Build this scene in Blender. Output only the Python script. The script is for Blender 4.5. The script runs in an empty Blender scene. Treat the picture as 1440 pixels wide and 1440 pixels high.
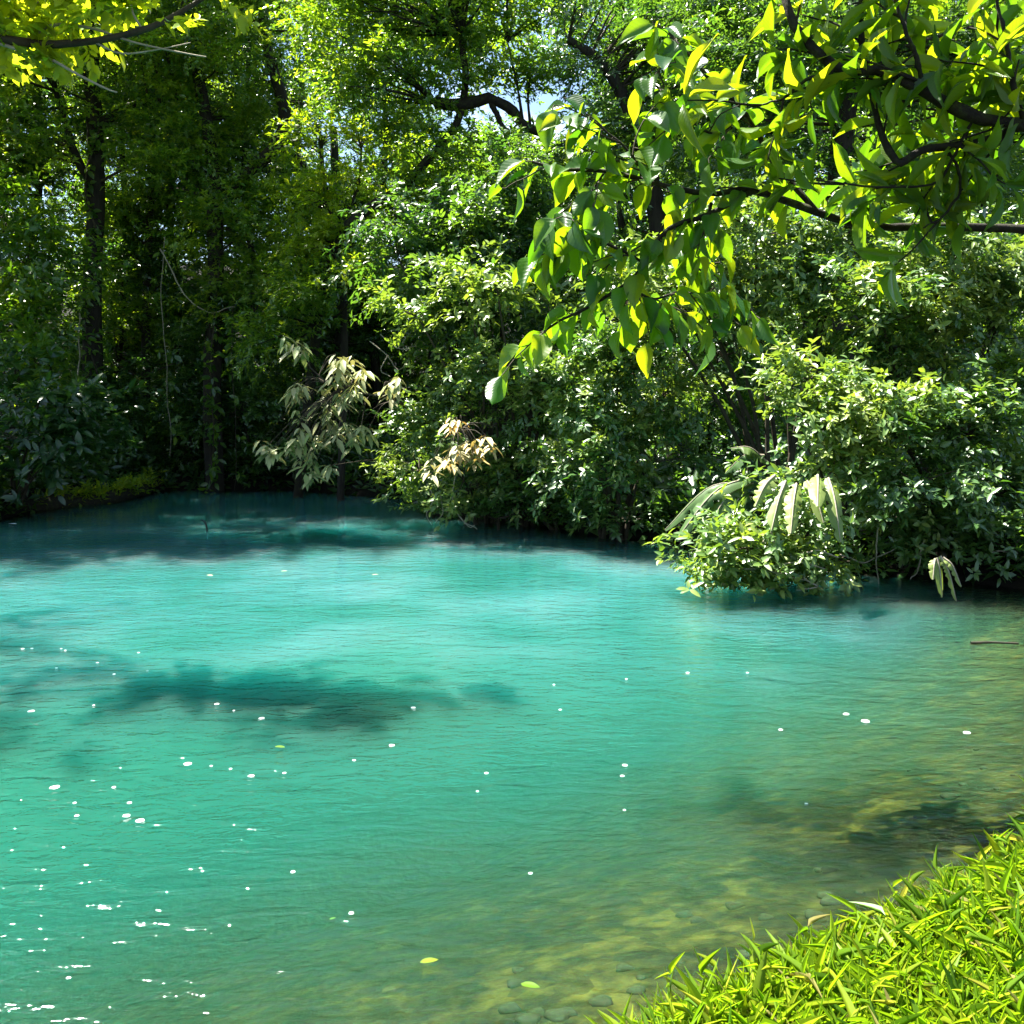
import bpy, math, random
import numpy as np
from mathutils import Vector, Matrix

S = bpy.context.scene
COL = S.collection
R = math.radians
rng = np.random.default_rng(7)
random.seed(7)

# ------------------------------------------------------------------ camera
CAM_H, FPX, HOR = 2.2, 1400.0, 560.0
PITCH = math.atan((720 - HOR) / FPX)
cam = bpy.data.cameras.new('camera')
cam.sensor_width = 36
cam.lens = 36 * FPX / 1440
cam.clip_start = 0.05
cam.clip_end = 600
camo = bpy.data.objects.new('camera', cam)
camo.location = (0, 0, CAM_H)
camo.rotation_euler = (R(90) - PITCH, 0, 0)
COL.objects.link(camo)
S.camera = camo

# ------------------------------------------------------------------ sun, sky, exposure
SUN_EL, SUN_AZ = R(64), math.atan2(-0.80, 0.60)      # azimuth from +Y towards +X
sdir = Vector((math.sin(SUN_AZ) * math.cos(SUN_EL), math.cos(SUN_AZ) * math.cos(SUN_EL), math.sin(SUN_EL)))
sl = bpy.data.lights.new('sun', 'SUN')
sl.energy = 5.0
sl.angle = R(0.5)
sl.color = (1.0, 0.95, 0.86)
so = bpy.data.objects.new('sun', sl)
so.rotation_euler = sdir.to_track_quat('Z', 'Y').to_euler()
so.location = (0, 0, 60)
COL.objects.link(so)

W = bpy.data.worlds.new('World')
S.world = W
W.use_nodes = True
nt = W.node_tree
nt.nodes.clear()
out = nt.nodes.new('ShaderNodeOutputWorld')
bg = nt.nodes.new('ShaderNodeBackground')
sky = nt.nodes.new('ShaderNodeTexSky')
sky.sky_type = 'NISHITA'
sky.sun_disc = False
sky.sun_elevation = SUN_EL
sky.sun_rotation = SUN_AZ
sky.air_density = 1.0
sky.dust_density = 0.6
sky.ozone_density = 2.0
geo = nt.nodes.new('ShaderNodeTexCoord')
mp = nt.nodes.new('ShaderNodeMapping')
mp.inputs['Scale'].default_value = (1, 1, 2.2)
nz = nt.nodes.new('ShaderNodeTexNoise')
nz.inputs['Scale'].default_value = 3.2
nz.inputs['Detail'].default_value = 7
nz.inputs['Roughness'].default_value = 0.62
cr = nt.nodes.new('ShaderNodeValToRGB')
cr.color_ramp.elements[0].position = 0.57
cr.color_ramp.elements[1].position = 0.72
mx = nt.nodes.new('ShaderNodeMix')
mx.data_type = 'RGBA'
mx.inputs[7].default_value = (13, 13.3, 13.6, 1)
L = nt.links.new
L(geo.outputs['Generated'], mp.inputs[0])
L(mp.outputs[0], nz.inputs['Vector'])
L(nz.outputs['Fac'], cr.inputs[0])
L(cr.outputs[0], mx.inputs[0])
L(sky.outputs[0], mx.inputs[6])
L(mx.outputs[2], bg.inputs[0])
bg.inputs[1].default_value = 0.05
L(bg.outputs[0], out.inputs[0])

vs = S.view_settings
vs.view_transform = 'Standard'
vs.look = 'None'
vs.gamma = 1
vs.use_curve_mapping = False
vs.exposure = 2.5
cy = S.cycles
cy.max_bounces = 6
cy.diffuse_bounces = 1
cy.glossy_bounces = 3
cy.transmission_bounces = 5
cy.transparent_max_bounces = 8
cy.caustics_reflective = False
cy.caustics_refractive = False
cy.sample_clamp_indirect = 6

# ------------------------------------------------------------------ helpers
CP, SP = math.cos(PITCH), math.sin(PITCH)


def at(px, py, Y):
    """world point seen at photo pixel (1440 frame) at ground distance Y"""
    x = (px - 720) / FPX
    y = -(py - 720) / FPX
    d = np.array([x, CP + y * SP, -SP + y * CP])
    return d * (Y / d[1]) + np.array([0, 0, CAM_H])


def on_water(px, py):
    x = (px - 720) / FPX
    y = -(py - 720) / FPX
    d = np.array([x, CP + y * SP, -SP + y * CP])
    return d * (-CAM_H / d[2]) + np.array([0, 0, CAM_H])


def unit(v):
    return v / np.maximum(np.linalg.norm(v, axis=-1, keepdims=True), 1e-9)


def tag(o, label=None, cat=None, group=None, kind=None):
    if label: o['label'] = label
    if cat: o['category'] = cat
    if group: o['group'] = group
    if kind: o['kind'] = kind
    return o


def empty(name, loc, label, cat, group=None):
    o = bpy.data.objects.new(name, None)
    o.empty_display_size = 0.2
    o.location = [float(v) for v in loc]
    COL.objects.link(o)
    return tag(o, label, cat, group)


def mesh_obj(name, V, F, mat, parent=None, lv=None, smooth=False):
    """V (n,3) world coords; F list of index tuples or int array (m,k)"""
    V = np.asarray(V, dtype=np.float64)
    if parent is not None:
        V = V - np.array(parent_loc(parent))
        loc = (0, 0, 0)
    else:
        c = V.mean(axis=0)
        c[2] = V[:, 2].min()
        V = V - c
        loc = tuple(float(a) for a in c)
    me = bpy.data.meshes.new(name)
    if isinstance(F, np.ndarray):
        m, k = F.shape
        me.vertices.add(len(V))
        me.vertices.foreach_set('co', V.astype(np.float32).ravel())
        me.loops.add(m * k)
        me.loops.foreach_set('vertex_index', F.astype(np.int32).ravel())
        me.polygons.add(m)
        me.polygons.foreach_set('loop_start', np.arange(0, m * k, k, dtype=np.int32))
        me.update(calc_edges=True)
    else:
        me.from_pydata(V.tolist(), [], F)
        me.update()
    if lv is not None:
        a = me.attributes.new('lv', 'FLOAT_VECTOR', 'POINT')
        a.data.foreach_set('vector', np.asarray(lv, dtype=np.float32).ravel())
    if smooth:
        me.polygons.foreach_set('use_smooth', np.ones(len(me.polygons), dtype=bool))
    me.materials.append(mat)
    o = bpy.data.objects.new(name, me)
    o.location = loc
    COL.objects.link(o)
    if parent is not None:
        o.parent = parent
    return o


def parent_loc(p):
    loc = Vector((0, 0, 0))
    while p is not None:
        loc += p.location
        p = p.parent
    return loc


def spline(pts, n):
    """Catmull-Rom through pts (m,3) -> (n,3)"""
    P = np.asarray(pts, float)
    if len(P) < 3:
        t = np.linspace(0, 1, n)[:, None]
        return P[0] * (1 - t) + P[-1] * t
    Q = np.vstack([2 * P[0] - P[1], P, 2 * P[-1] - P[-2]])
    m = len(P) - 1
    t = np.linspace(0, m - 1e-6, n)
    i = t.astype(int)
    f = (t - i)[:, None]
    a, b, c, d = Q[i], Q[i + 1], Q[i + 2], Q[i + 3]
    return 0.5 * (2 * b + (c - a) * f + (2 * a - 5 * b + 4 * c - d) * f ** 2 + (3 * b - a - 3 * c + d) * f ** 3)


class Tubes:
    def __init__(self):
        self.V, self.F, self.n = [], [], 0

    def add(self, pts, r0, r1, n=8, seg=6, bump=0.0, wob=0.0, power=1.0):
        P = spline(pts, n)
        if wob:
            w = rng.normal(0, wob, P.shape)
            w[0] = 0
            w[1:-1] = (w[1:-1] + w[:-2] + w[2:]) / 3
            P = P + w
        T = unit(np.gradient(P, axis=0))
        ref = np.array([0.31, 0.17, 0.94]) if abs(T[0, 2]) < 0.8 else np.array([0.9, 0.3, 0.1])
        A = unit(np.cross(T, ref))
        B = np.cross(T, A)
        t = np.linspace(0, 1, n) ** power
        rad = r0 * (1 - t) + r1 * t
        ang = np.linspace(0, 2 * math.pi, seg, endpoint=False)
        rr = rad[:, None] * (1 + (rng.normal(0, bump, (n, seg)) if bump else 0))
        V = P[:, None, :] + rr[..., None] * (np.cos(ang)[None, :, None] * A[:, None, :] + np.sin(ang)[None, :, None] * B[:, None, :])
        self.V.append(V.reshape(-1, 3))
        i = np.arange(n - 1)[:, None] * seg
        j = np.arange(seg)[None, :]
        k = (j + 1) % seg
        F = np.stack([i + j, i + k, i + seg + k, i + seg + j], -1).reshape(-1, 4) + self.n
        self.F.append(F)
        self.n += n * seg
        return P

    def build(self, name, mat, parent=None, smooth=True):
        return mesh_obj(name, np.vstack(self.V), np.vstack(self.F), mat, parent, smooth=smooth)


# leaf templates: (u along, v across, w lift) and quads
TF_V = np.array([[0, 0, 0], [0.42, -0.5, 0.16], [1, 0, -0.08], [0.42, 0.5, 0.16], [0.45, 0, 0.0]], float)
TF_F = np.array([[0, 4, 1, 1], [0, 3, 4, 4]])
TF_F = np.array([[0, 4, 2, 1], [0, 3, 2, 4]])
TM_V = np.array([[0, 0, 0], [0.28, -0.43, 0.14], [0.34, 0, 0.02], [0.28, 0.43, 0.14], [0.68, -0.36, 0.06], [0.7, 0, -0.05], [0.68, 0.36, 0.06], [1, 0, -0.2]], float)
TM_F = np.array([[0, 2, 1, 1], [0, 3, 2, 2], [1, 2, 5, 4], [2, 3, 6, 5], [4, 5, 7, 7], [5, 6, 7, 7]])


def near_template(nu=8, peak=0.4, drip=0.1, fold=0.22, droop=0.35, wav=0.05):
    us = np.linspace(0, 1, nu)
    V, F = [], []
    for a, u in enumerate(us):
        w = 0.5 * (math.sin(math.pi * u ** (math.log(0.5) / math.log(peak)))) ** 0.8 if 0 < u < 1 else 0.0
        if u > 0.85: w *= 0.7
        w = max(w, 0.012)
        for b, v in enumerate((-1, -0.5, 0, 0.5, 1)):
            lift = fold * abs(v) * w - droop * u * u * 0.5 + wav * math.sin(u * 9 + v * 2.1) * abs(v)
            V.append((u, v * w, lift))
    for a in range(nu - 1):
        for b in range(4):
            i = a * 5 + b
            F.append((i, i + 1, i + 6, i + 5))
    return np.array(V), np.array(F)


def leaf_arrays(P, D, N, Lr, Wr, rnd, tmpl):
    TV, TFc = tmpl
    D = unit(D)
    N = unit(N - (N * D).sum(-1, keepdims=True) * D)
    Sd = np.cross(N, D)
    n, m = len(P), len(TV)
    V = (P[:, None, :] + D[:, None, :] * (TV[None, :, 0:1] * Lr[:, None, None])
         + Sd[:, None, :] * (TV[None, :, 1:2] * Wr[:, None, None])
         + N[:, None, :] * (TV[None, :, 2:3] * Lr[:, None, None] * (0.5 if m < 10 else 1.0)))
    F = (TFc[None] + (np.arange(n) * m)[:, None, None]).reshape(-1, TFc.shape[1])
    lv = np.empty((n, m, 3))
    lv[..., 0] = TV[None, :, 0]
    lv[..., 1] = TV[None, :, 1]
    lv[..., 2] = rnd[:, None]
    return V.reshape(-1, 3), F, lv.reshape(-1, 3)


def leaf_obj(name, arrays, mat, parent=None, smooth=False, tubes=None, tmat=None):
    V, F, lv = arrays
    nt_ = 0
    if tubes is not None and tubes.n:
        TVv, TFf = np.vstack(tubes.V), np.vstack(tubes.F) + len(V)
        nt_ = len(TFf) * (2 if (F[:, 2] == F[:, 3]).any() else 1)
        V = np.vstack([V, TVv]); lv = np.vstack([lv, np.zeros((len(TVv), 3))]); F = np.vstack([F, TFf])
    if (F[:, 2] == F[:, 3]).any():                       # triangles hidden in the quad table
        tri = F[:, 2] == F[:, 3]
        Q = F[~tri]
        T = F[tri][:, :3]
        if nt_:
            W_ = Q[-(nt_ // 2):]; Q = Q[:-(nt_ // 2)]
            F = np.vstack([T, Q[:, [0, 1, 2]], Q[:, [0, 2, 3]], W_[:, [0, 1, 2]], W_[:, [0, 2, 3]]])
        else:
            F = np.vstack([T, Q[:, [0, 1, 2]], Q[:, [0, 2, 3]]]) if len(Q) else T
    o = mesh_obj(name, V, F, mat, parent, lv=lv, smooth=smooth)
    if nt_:
        o.data.materials.append(tmat)
        mi = np.zeros(len(o.data.polygons), np.int32); mi[-nt_:] = 1
        o.data.polygons.foreach_set('material_index', mi)
    return o


def merge(arrs):
    V, F, lv, n = [], [], [], 0
    for a in arrs:
        V.append(a[0]); F.append(a[1] + n); lv.append(a[2]); n += len(a[0])
    return np.vstack(V), np.vstack(F), np.vstack(lv)


def rosettes(C, A, k, Lm, wr, tmpl, spread=(50, 105), droop=0.25, jit=0.35, lo=0.0, hi=1.0, crnd=None):
    """k leaves round each cluster centre C with axis A"""
    n = len(C)
    A = unit(A)
    ref = unit(rng.normal(0, 1, (n, 3)))
    X = unit(np.cross(A, ref))
    Yv = np.cross(A, X)
    ph = (np.arange(k)[None, :] * 2.399 + rng.uniform(0, 6.28, (n, 1)) + rng.normal(0, 0.25, (n, k)))[..., None]
    a = np.radians(rng.uniform(spread[0], spread[1], (n, k)))[..., None]
    perp = np.cos(ph) * X[:, None, :] + np.sin(ph) * Yv[:, None, :]
    D = np.cos(a) * A[:, None, :] + np.sin(a) * perp
    D[..., 2] -= droop
    D += rng.normal(0, jit * 0.4, D.shape)
    N = A[:, None, :] + np.array([0, 0, 0.25]) + rng.normal(0, jit, D.shape)
    Lr = Lm * rng.uniform(0.6, 1.25, (n, k))
    P = C[:, None, :] + D * (Lr[..., None] * 0.08) + A[:, None, :] * (rng.uniform(-0.6, 0.15, (n, k, 1)) * Lm)
    base = rng.uniform(lo, hi, (n, 1)) if crnd is None else crnd[:, None]
    rnd = np.clip(base + rng.normal(0, 0.12, (n, k)), 0, 1)
    f = lambda q: q.reshape(-1, q.shape[-1])
    return leaf_arrays(f(P), f(D), f(N), Lr.ravel(), (Lr * wr * rng.uniform(0.8, 1.2, (n, k))).ravel(), rnd.ravel(), tmpl)


# ------------------------------------------------------------------ materials
def newmat(name):
    m = bpy.data.materials.new(name)
    m.use_nodes = True
    m.node_tree.nodes.clear()
    return m, m.node_tree.nodes, m.node_tree.links.new


def ramp(nodes, stops):
    c = nodes.new('ShaderNodeValToRGB')
    e = c.color_ramp.elements
    while len(e) > 1: e.remove(e[-1])
    e[0].position, e[0].color = stops[0][0], (*stops[0][1], 1)
    for p, col in stops[1:]:
        x = e.new(p)
        x.color = (*col, 1)
    return c


def leaf_mat(name, stops, tstops, rough=0.38, trans=0.4, spec=0.5, veins=False, vscale=9.0):
    m, N, Lk = newmat(name)
    o = N.new('ShaderNodeOutputMaterial')
    at_ = N.new('ShaderNodeAttribute'); at_.attribute_name = 'lv'
    sp = N.new('ShaderNodeSeparateXYZ')
    Lk(at_.outputs['Vector'], sp.inputs[0])
    c1 = ramp(N, stops); c2 = ramp(N, tstops)
    Lk(sp.outputs[2], c1.inputs[0]); Lk(sp.outputs[2], c2.inputs[0])
    pb = N.new('ShaderNodeBsdfPrincipled')
    pb.inputs['Roughness'].default_value = rough
    pb.inputs['Specular IOR Level'].default_value = spec
    tr = N.new('ShaderNodeBsdfTranslucent')
    col1, col2 = c1.outputs[0], c2.outputs[0]
    if veins:
        # side veins run obliquely from the midrib: stripes of (u*k - |v|*k2)
        ab = N.new('ShaderNodeMath'); ab.operation = 'ABSOLUTE'; Lk(sp.outputs[1], ab.inputs[0])
        m1 = N.new('ShaderNodeMath'); m1.operation = 'MULTIPLY'; m1.inputs[1].default_value = vscale; Lk(sp.outputs[0], m1.inputs[0])
        m2 = N.new('ShaderNodeMath'); m2.operation = 'MULTIPLY_ADD'; m2.inputs[1].default_value = -vscale * 0.55
        Lk(ab.outputs[0], m2.inputs[0]); Lk(m1.outputs[0], m2.inputs[2])
        fr = N.new('ShaderNodeMath'); fr.operation = 'PINGPONG'; fr.inputs[1].default_value = 0.5; Lk(m2.outputs[0], fr.inputs[0])
        st = N.new('ShaderNodeMath'); st.operation = 'LESS_THAN'; st.inputs[1].default_value = 0.055; Lk(fr.outputs[0], st.inputs[0])
        mr = N.new('ShaderNodeMath'); mr.operation = 'LESS_THAN'; mr.inputs[1].default_value = 0.022; Lk(ab.outputs[0], mr.inputs[0])
        mxv = N.new('ShaderNodeMath'); mxv.operation = 'MAXIMUM'; Lk(st.outputs[0], mxv.inputs[0]); Lk(mr.outputs[0], mxv.inputs[1])
        sc = N.new('ShaderNodeMath'); sc.operation = 'MULTIPLY'; sc.inputs[1].default_value = 0.45; Lk(mxv.outputs[0], sc.inputs[0])
        nzv = N.new('ShaderNodeTexNoise'); nzv.inputs['Scale'].default_value = 14; nzv.inputs['Detail'].default_value = 4
        for which in (0, 1):
            mm = N.new('ShaderNodeMix'); mm.data_type = 'RGBA'; mm.blend_type = 'MULTIPLY'
            Lk(sc.outputs[0], mm.inputs[0])
            mm.inputs[7].default_value = (1.9, 1.8, 1.8, 1) if which == 0 else (0.5, 0.62, 0.6, 1)
            Lk(col1 if which == 0 else col2, mm.inputs[6])
            if which == 0: col1 = mm.outputs[2]
            else: col2 = mm.outputs[2]
        bp = N.new('ShaderNodeBump'); bp.inputs['Strength'].default_value = 0.5; bp.inputs['Distance'].default_value = 0.004
        sm = N.new('ShaderNodeMath'); sm.operation = 'SMOOTH_MIN'; sm.inputs[1].default_value = 0.3; sm.inputs[2].default_value = 0.2
        Lk(fr.outputs[0], sm.inputs[0])
        Lk(sm.outputs[0], bp.inputs['Height'])
        Lk(bp.outputs[0], pb.inputs['Normal'])
    Lk(col1, pb.inputs['Base Color']); Lk(col2, tr.inputs['Color'])
    mix = N.new('ShaderNodeMixShader')
    mix.inputs[0].default_value = trans
    Lk(pb.outputs[0], mix.inputs[1]); Lk(tr.outputs[0], mix.inputs[2])
    Lk(mix.outputs[0], o.inputs[0])
    return m


def noise_mat(name, stops, scale, rough=0.85, detail=6, bump=0.4, bdist=0.03, stretch=(1, 1, 1), spec=0.3):
    m, N, Lk = newmat(name)
    o = N.new('ShaderNodeOutputMaterial')
    tc = N.new('ShaderNodeTexCoord')
    mp = N.new('ShaderNodeMapping'); mp.inputs['Scale'].default_value = stretch
    nz = N.new('ShaderNodeTexNoise'); nz.inputs['Scale'].default_value = scale; nz.inputs['Detail'].default_value = detail; nz.inputs['Roughness'].default_value = 0.65
    c = ramp(N, stops)
    pb = N.new('ShaderNodeBsdfPrincipled'); pb.inputs['Roughness'].default_value = rough; pb.inputs['Specular IOR Level'].default_value = spec
    bp = N.new('ShaderNodeBump'); bp.inputs['Strength'].default_value = bump; bp.inputs['Distance'].default_value = bdist
    Lk(tc.outputs['Object'], mp.inputs[0]); Lk(mp.outputs[0], nz.inputs['Vector'])
    Lk(nz.outputs['Fac'], c.inputs[0]); Lk(c.outputs[0], pb.inputs['Base Color'])
    Lk(nz.outputs['Fac'], bp.inputs['Height']); Lk(bp.outputs[0], pb.inputs['Normal'])
    Lk(pb.outputs[0], o.inputs[0])
    return m


M = {}
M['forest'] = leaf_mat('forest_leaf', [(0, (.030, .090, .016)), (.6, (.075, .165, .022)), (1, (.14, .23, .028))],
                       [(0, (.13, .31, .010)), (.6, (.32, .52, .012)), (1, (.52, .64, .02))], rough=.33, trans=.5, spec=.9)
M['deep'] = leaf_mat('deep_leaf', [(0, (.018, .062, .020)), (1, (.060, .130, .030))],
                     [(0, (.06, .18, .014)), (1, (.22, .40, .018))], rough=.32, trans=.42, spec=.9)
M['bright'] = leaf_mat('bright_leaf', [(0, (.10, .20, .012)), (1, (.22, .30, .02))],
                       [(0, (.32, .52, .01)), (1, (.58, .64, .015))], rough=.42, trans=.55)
M['shrub'] = leaf_mat('shrub_leaf', [(0, (.035, .100, .022)), (.7, (.095, .185, .036)), (1, (.24, .31, .06))],
                      [(0, (.10, .26, .015)), (1, (.36, .50, .03))], rough=.40, trans=.32, spec=.9)
M['palmate'] = leaf_mat('pale_leaflet', [(0, (.24, .32, .08)), (.6, (.36, .39, .16)), (1, (.38, .36, .17))],
                        [(0, (.20, .24, .06)), (1, (.34, .28, .08))], rough=.5, trans=.25)
M['amber'] = leaf_mat('amber_leaflet', [(0, (.44, .44, .22)), (1, (.54, .40, .15))],
                      [(0, (.30, .26, .06)), (1, (.42, .24, .04))], rough=.5, trans=.25)
M['broad'] = leaf_mat('broad_leaf', [(0, (.022, .075, .014)), (.75, (.05, .12, .012)), (1, (.11, .17, .012))],
                      [(0, (.10, .28, .006)), (.55, (.28, .50, .006)), (1, (.54, .60, .008))], rough=.36, trans=.5, spec=.55, veins=True, vscale=9)
M['lance'] = leaf_mat('lance_leaf', [(0, (.03, .085, .012)), (1, (.08, .15, .012))],
                      [(0, (.12, .30, .006)), (.5, (.32, .54, .006)), (1, (.54, .62, .01))], rough=.36, trans=.48, spec=.5, veins=True, vscale=14)
M['banana'] = leaf_mat('banana_leaf', [(0, (.04, .10, .02)), (1, (.26, .33, .08))],
                       [(0, (.16, .28, .02)), (1, (.32, .42, .05))], rough=.5, trans=.33, spec=.5, veins=True, vscale=26)
M['grass'] = leaf_mat('grass_blade', [(0, (.08, .19, .010)), (.6, (.18, .30, .012)), (.93, (.32, .38, .02)), (1, (.42, .36, .14))],
                      [(0, (.18, .40, .008)), (.6, (.38, .58, .01)), (1, (.52, .54, .05))], rough=.45, trans=.5)
M['bark'] = noise_mat('bark', [(0.3, (.010, .008, .006)), (.55, (.030, .025, .018)), (.75, (.03, .04, .012))], 5, stretch=(3, 3, .6), bump=.9, bdist=.04)
M['moss'] = noise_mat('mossy_bark', [(0.3, (.008, .006, .005)), (.5, (.018, .014, .009)), (.62, (.028, .034, .008)), (.8, (.07, .08, .015))], 16, bump=1, bdist=.02)
M['paletwig'] = noise_mat('pale_twig', [(0.3, (.22, .19, .13)), (.7, (.38, .34, .26))], 9, bump=.3)
M['twig'] = noise_mat('brown_twig', [(0.3, (.025, .02, .013)), (.7, (.07, .058, .036))], 9, bump=.3)
M['soil'] = noise_mat('forest_soil', [(0.3, (.006, .005, .004)), (.6, (.014, .011, .008)), (.8, (.018, .022, .008))], 3, bump=.8, bdist=.05)
M['foam'] = noise_mat('foam', [(0, (.8, .8, .76)), (1, (.86, .86, .84))], 30, rough=.6, bump=.2, bdist=.004)

# ------------------------------------------------------------------ terrain and water
NEAR = [(-6.5, -4), (-3.6, 0.4), (-1.3, 1.5), (-0.05, 2.68), (0.45, 3.12), (1.1, 3.55), (2.2, 4.3), (2.98, 5.1), (3.75, 6.1), (4.6, 7.4), (5.6, 9.2)]
FAR = [(6.2, 11.0), (5.0, 12.2), (3.2, 13.2), (2.6, 15.0), (1.3, 16.0), (0.3, 17.3), (-1.4, 18.5), (-2.3, 21.8), (-5.2, 24.0),
       (-8.2, 24.0), (-9.2, 20.9), (-9.4, 17.1), (-10.2, 12), (-10, 6), (-9, 0), (-8.5, -4)]
POLY = np.array(NEAR + FAR, float)


def seg_dist(P, A, B):
    d = B - A
    t = np.clip(((P - A) @ d) / (d @ d), 0, 1)
    return np.linalg.norm(P - (A + t[:, None] * d), axis=1)


def shore(P):
    n = len(POLY)
    dn = np.full(len(P), 1e9); df = np.full(len(P), 1e9)
    ins = np.zeros(len(P), bool)
    for i in range(n):
        A, B = POLY[i], POLY[(i + 1) % n]
        dd = seg_dist(P, A, B)
        if i < len(NEAR): dn = np.minimum(dn, dd)
        else: df = np.minimum(df, dd)
        c = ((A[1] > P[:, 1]) != (B[1] > P[:, 1])) & (P[:, 0] < (B[0] - A[0]) * (P[:, 1] - A[1]) / (B[1] - A[1] + 1e-12) + A[0])
        ins ^= c
    return dn, df, ins


def vnoise(P, s, seed=0):
    a = np.sin(P[:, 0] * s + 1.3 * seed) + np.sin(P[:, 1] * s * 1.31 + seed) + np.sin((P[:, 0] * .7 + P[:, 1]) * s * 1.7 + 2 * seed) + np.sin((P[:, 0] - P[:, 1] * .6) * s * 2.3 + 3.1 * seed) * .6
    return a / 3.6


def height(P):
    dn, df, ins = shore(P)
    near = dn <= df
    d = np.minimum(dn, df)
    depth = np.minimum(np.minimum(0.05 + 0.20 * dn + 0.045 * dn ** 2, 0.15 + 1.6 * df), 2.4)
    depth = depth * np.clip(np.minimum(dn, df) / 0.25, 0, 1) + 0.04 * vnoise(P, 2.1, 1) * np.clip(dn, 0, 1)
    sm = lambda x: np.clip(x, 0, 1) ** 2 * (3 - 2 * np.clip(x, 0, 1))
    bank = np.where(near, 0.18 * sm(d / 0.4) + 0.03 * d, 0.30 * sm(d / 0.5) + 0.06 * d)
    bank = np.minimum(bank, 5) + 0.05 * vnoise(P, 1.7, 2) * np.clip(d, 0, 1)
    hill = np.clip(P[:, 1] - 30, 0, 60) * 0.16
    return np.where(ins, -depth, bank + hill)


def grid(xs, ys):
    X, Y = np.meshgrid(xs, ys)
    P = np.stack([X.ravel(), Y.ravel()], 1)
    nx, ny = len(xs), len(ys)
    i = (np.arange(ny - 1)[:, None] * nx + np.arange(nx - 1)[None, :]).ravel()
    return P, np.stack([i, i + 1, i + nx + 1, i + nx], 1)


xs = np.concatenate([np.linspace(-150, -12, 40), np.linspace(-11.8, 8, 133), np.linspace(8.4, 150, 42)])
ys = np.concatenate([np.linspace(-60, -5, 15), np.linspace(-4.8, 28, 220), np.linspace(28.5, 200, 60)])
GP, GF = grid(xs, ys)
GZ = height(GP)
GD = shore(GP)
GW = np.clip(1 - GZ / .06, 0, 1) * np.clip((GD[1] - GD[0]) * .8 + .5, 0, 1)


def ground_z(x, y):
    return float(height(np.array([[x, y]], float))[0])


# river bed and ground material
m, N, Lk = newmat('ground_soil')
o = N.new('ShaderNodeOutputMaterial')
tc = N.new('ShaderNodeTexCoord')
pb = N.new('ShaderNodeBsdfPrincipled'); pb.inputs['Roughness'].default_value = .9; pb.inputs['Specular IOR Level'].default_value = .15
n1 = N.new('ShaderNodeTexNoise'); n1.inputs['Scale'].default_value = 2.4; n1.inputs['Detail'].default_value = 8; n1.inputs['Roughness'].default_value = .7
vo = N.new('ShaderNodeTexVoronoi'); vo.inputs['Scale'].default_value = 11; vo.inputs['Randomness'].default_value = 1
n3 = N.new('ShaderNodeTexNoise'); n3.inputs['Scale'].default_value = 9; n3.inputs['Detail'].default_value = 4
cb = ramp(N, [(.36, (.010, .008, .003)), (.5, (.050, .038, .010)), (.64, (.115, .085, .020))])
cp = ramp(N, [(.35, (.22, .24, .24)), (.52, (1.0, 1.0, .95)), (.7, (1.5, 1.4, 1.1))])
mul = N.new('ShaderNodeMix'); mul.data_type = 'RGBA'; mul.blend_type = 'MULTIPLY'; mul.inputs[0].default_value = .9
Lk(tc.outputs['Object'], n1.inputs['Vector']); Lk(tc.outputs['Object'], vo.inputs['Vector']); Lk(tc.outputs['Object'], n3.inputs['Vector'])
Lk(n1.outputs['Fac'], cb.inputs[0]); Lk(n3.outputs['Fac'], cp.inputs[0])
Lk(cb.outputs[0], mul.inputs[6]); Lk(cp.outputs[0], mul.inputs[7])
pr = ramp(N, [(0, (.35, .36, .34)), (.45, (1.0, .97, .9)), (1, (1.9, 1.75, 1.5))])
spv = N.new('ShaderNodeSeparateXYZ'); Lk(vo.outputs['Color'], spv.inputs[0]); Lk(spv.outputs[0], pr.inputs[0])
peb = N.new('ShaderNodeMix'); peb.data_type = 'RGBA'; peb.blend_type = 'MULTIPLY'; peb.inputs[0].default_value = .85
Lk(mul.outputs[2], peb.inputs[6]); Lk(pr.outputs[0], peb.inputs[7])
cs = ramp(N, [(.3, (.005, .004, .003)), (.6, (.012, .010, .007)), (.8, (.016, .022, .008))])
Lk(n3.outputs['Fac'], cs.inputs[0])
sp = N.new('ShaderNodeSeparateXYZ'); Lk(tc.outputs['Object'], sp.inputs[0])
at_ = N.new('ShaderNodeAttribute'); at_.attribute_name = 'wet'
mm = N.new('ShaderNodeMix'); mm.data_type = 'RGBA'
Lk(at_.outputs['Fac'], mm.inputs[0]); Lk(cs.outputs[0], mm.inputs[6]); Lk(peb.outputs[2], mm.inputs[7])
Lk(mm.outputs[2], pb.inputs['Base Color'])
bp = N.new('ShaderNodeBump'); bp.inputs['Strength'].default_value = .6; bp.inputs['Distance'].default_value = .04
Lk(n3.outputs['Fac'], bp.inputs['Height']); Lk(bp.outputs[0], pb.inputs['Normal'])
Lk(pb.outputs[0], o.inputs[0])
M['ground'] = m
me = bpy.data.meshes.new('ground')
me.from_pydata(np.column_stack([GP, GZ]).tolist(), [], GF.tolist())
a = me.attributes.new('wet', 'FLOAT', 'POINT')
a.data.foreach_set('value', GW.astype(np.float32))
me.polygons.foreach_set('use_smooth', np.ones(len(me.polygons), bool))
me.materials.append(M['ground'])
go = bpy.data.objects.new('ground', me)
COL.objects.link(go)
tag(go, 'dark soil river banks running down to a sandy brown river bed', 'ground', kind='structure')

# water
m, N, Lk = newmat('river_water')
o = N.new('ShaderNodeOutputMaterial')
tc = N.new('ShaderNodeTexCoord')


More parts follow.
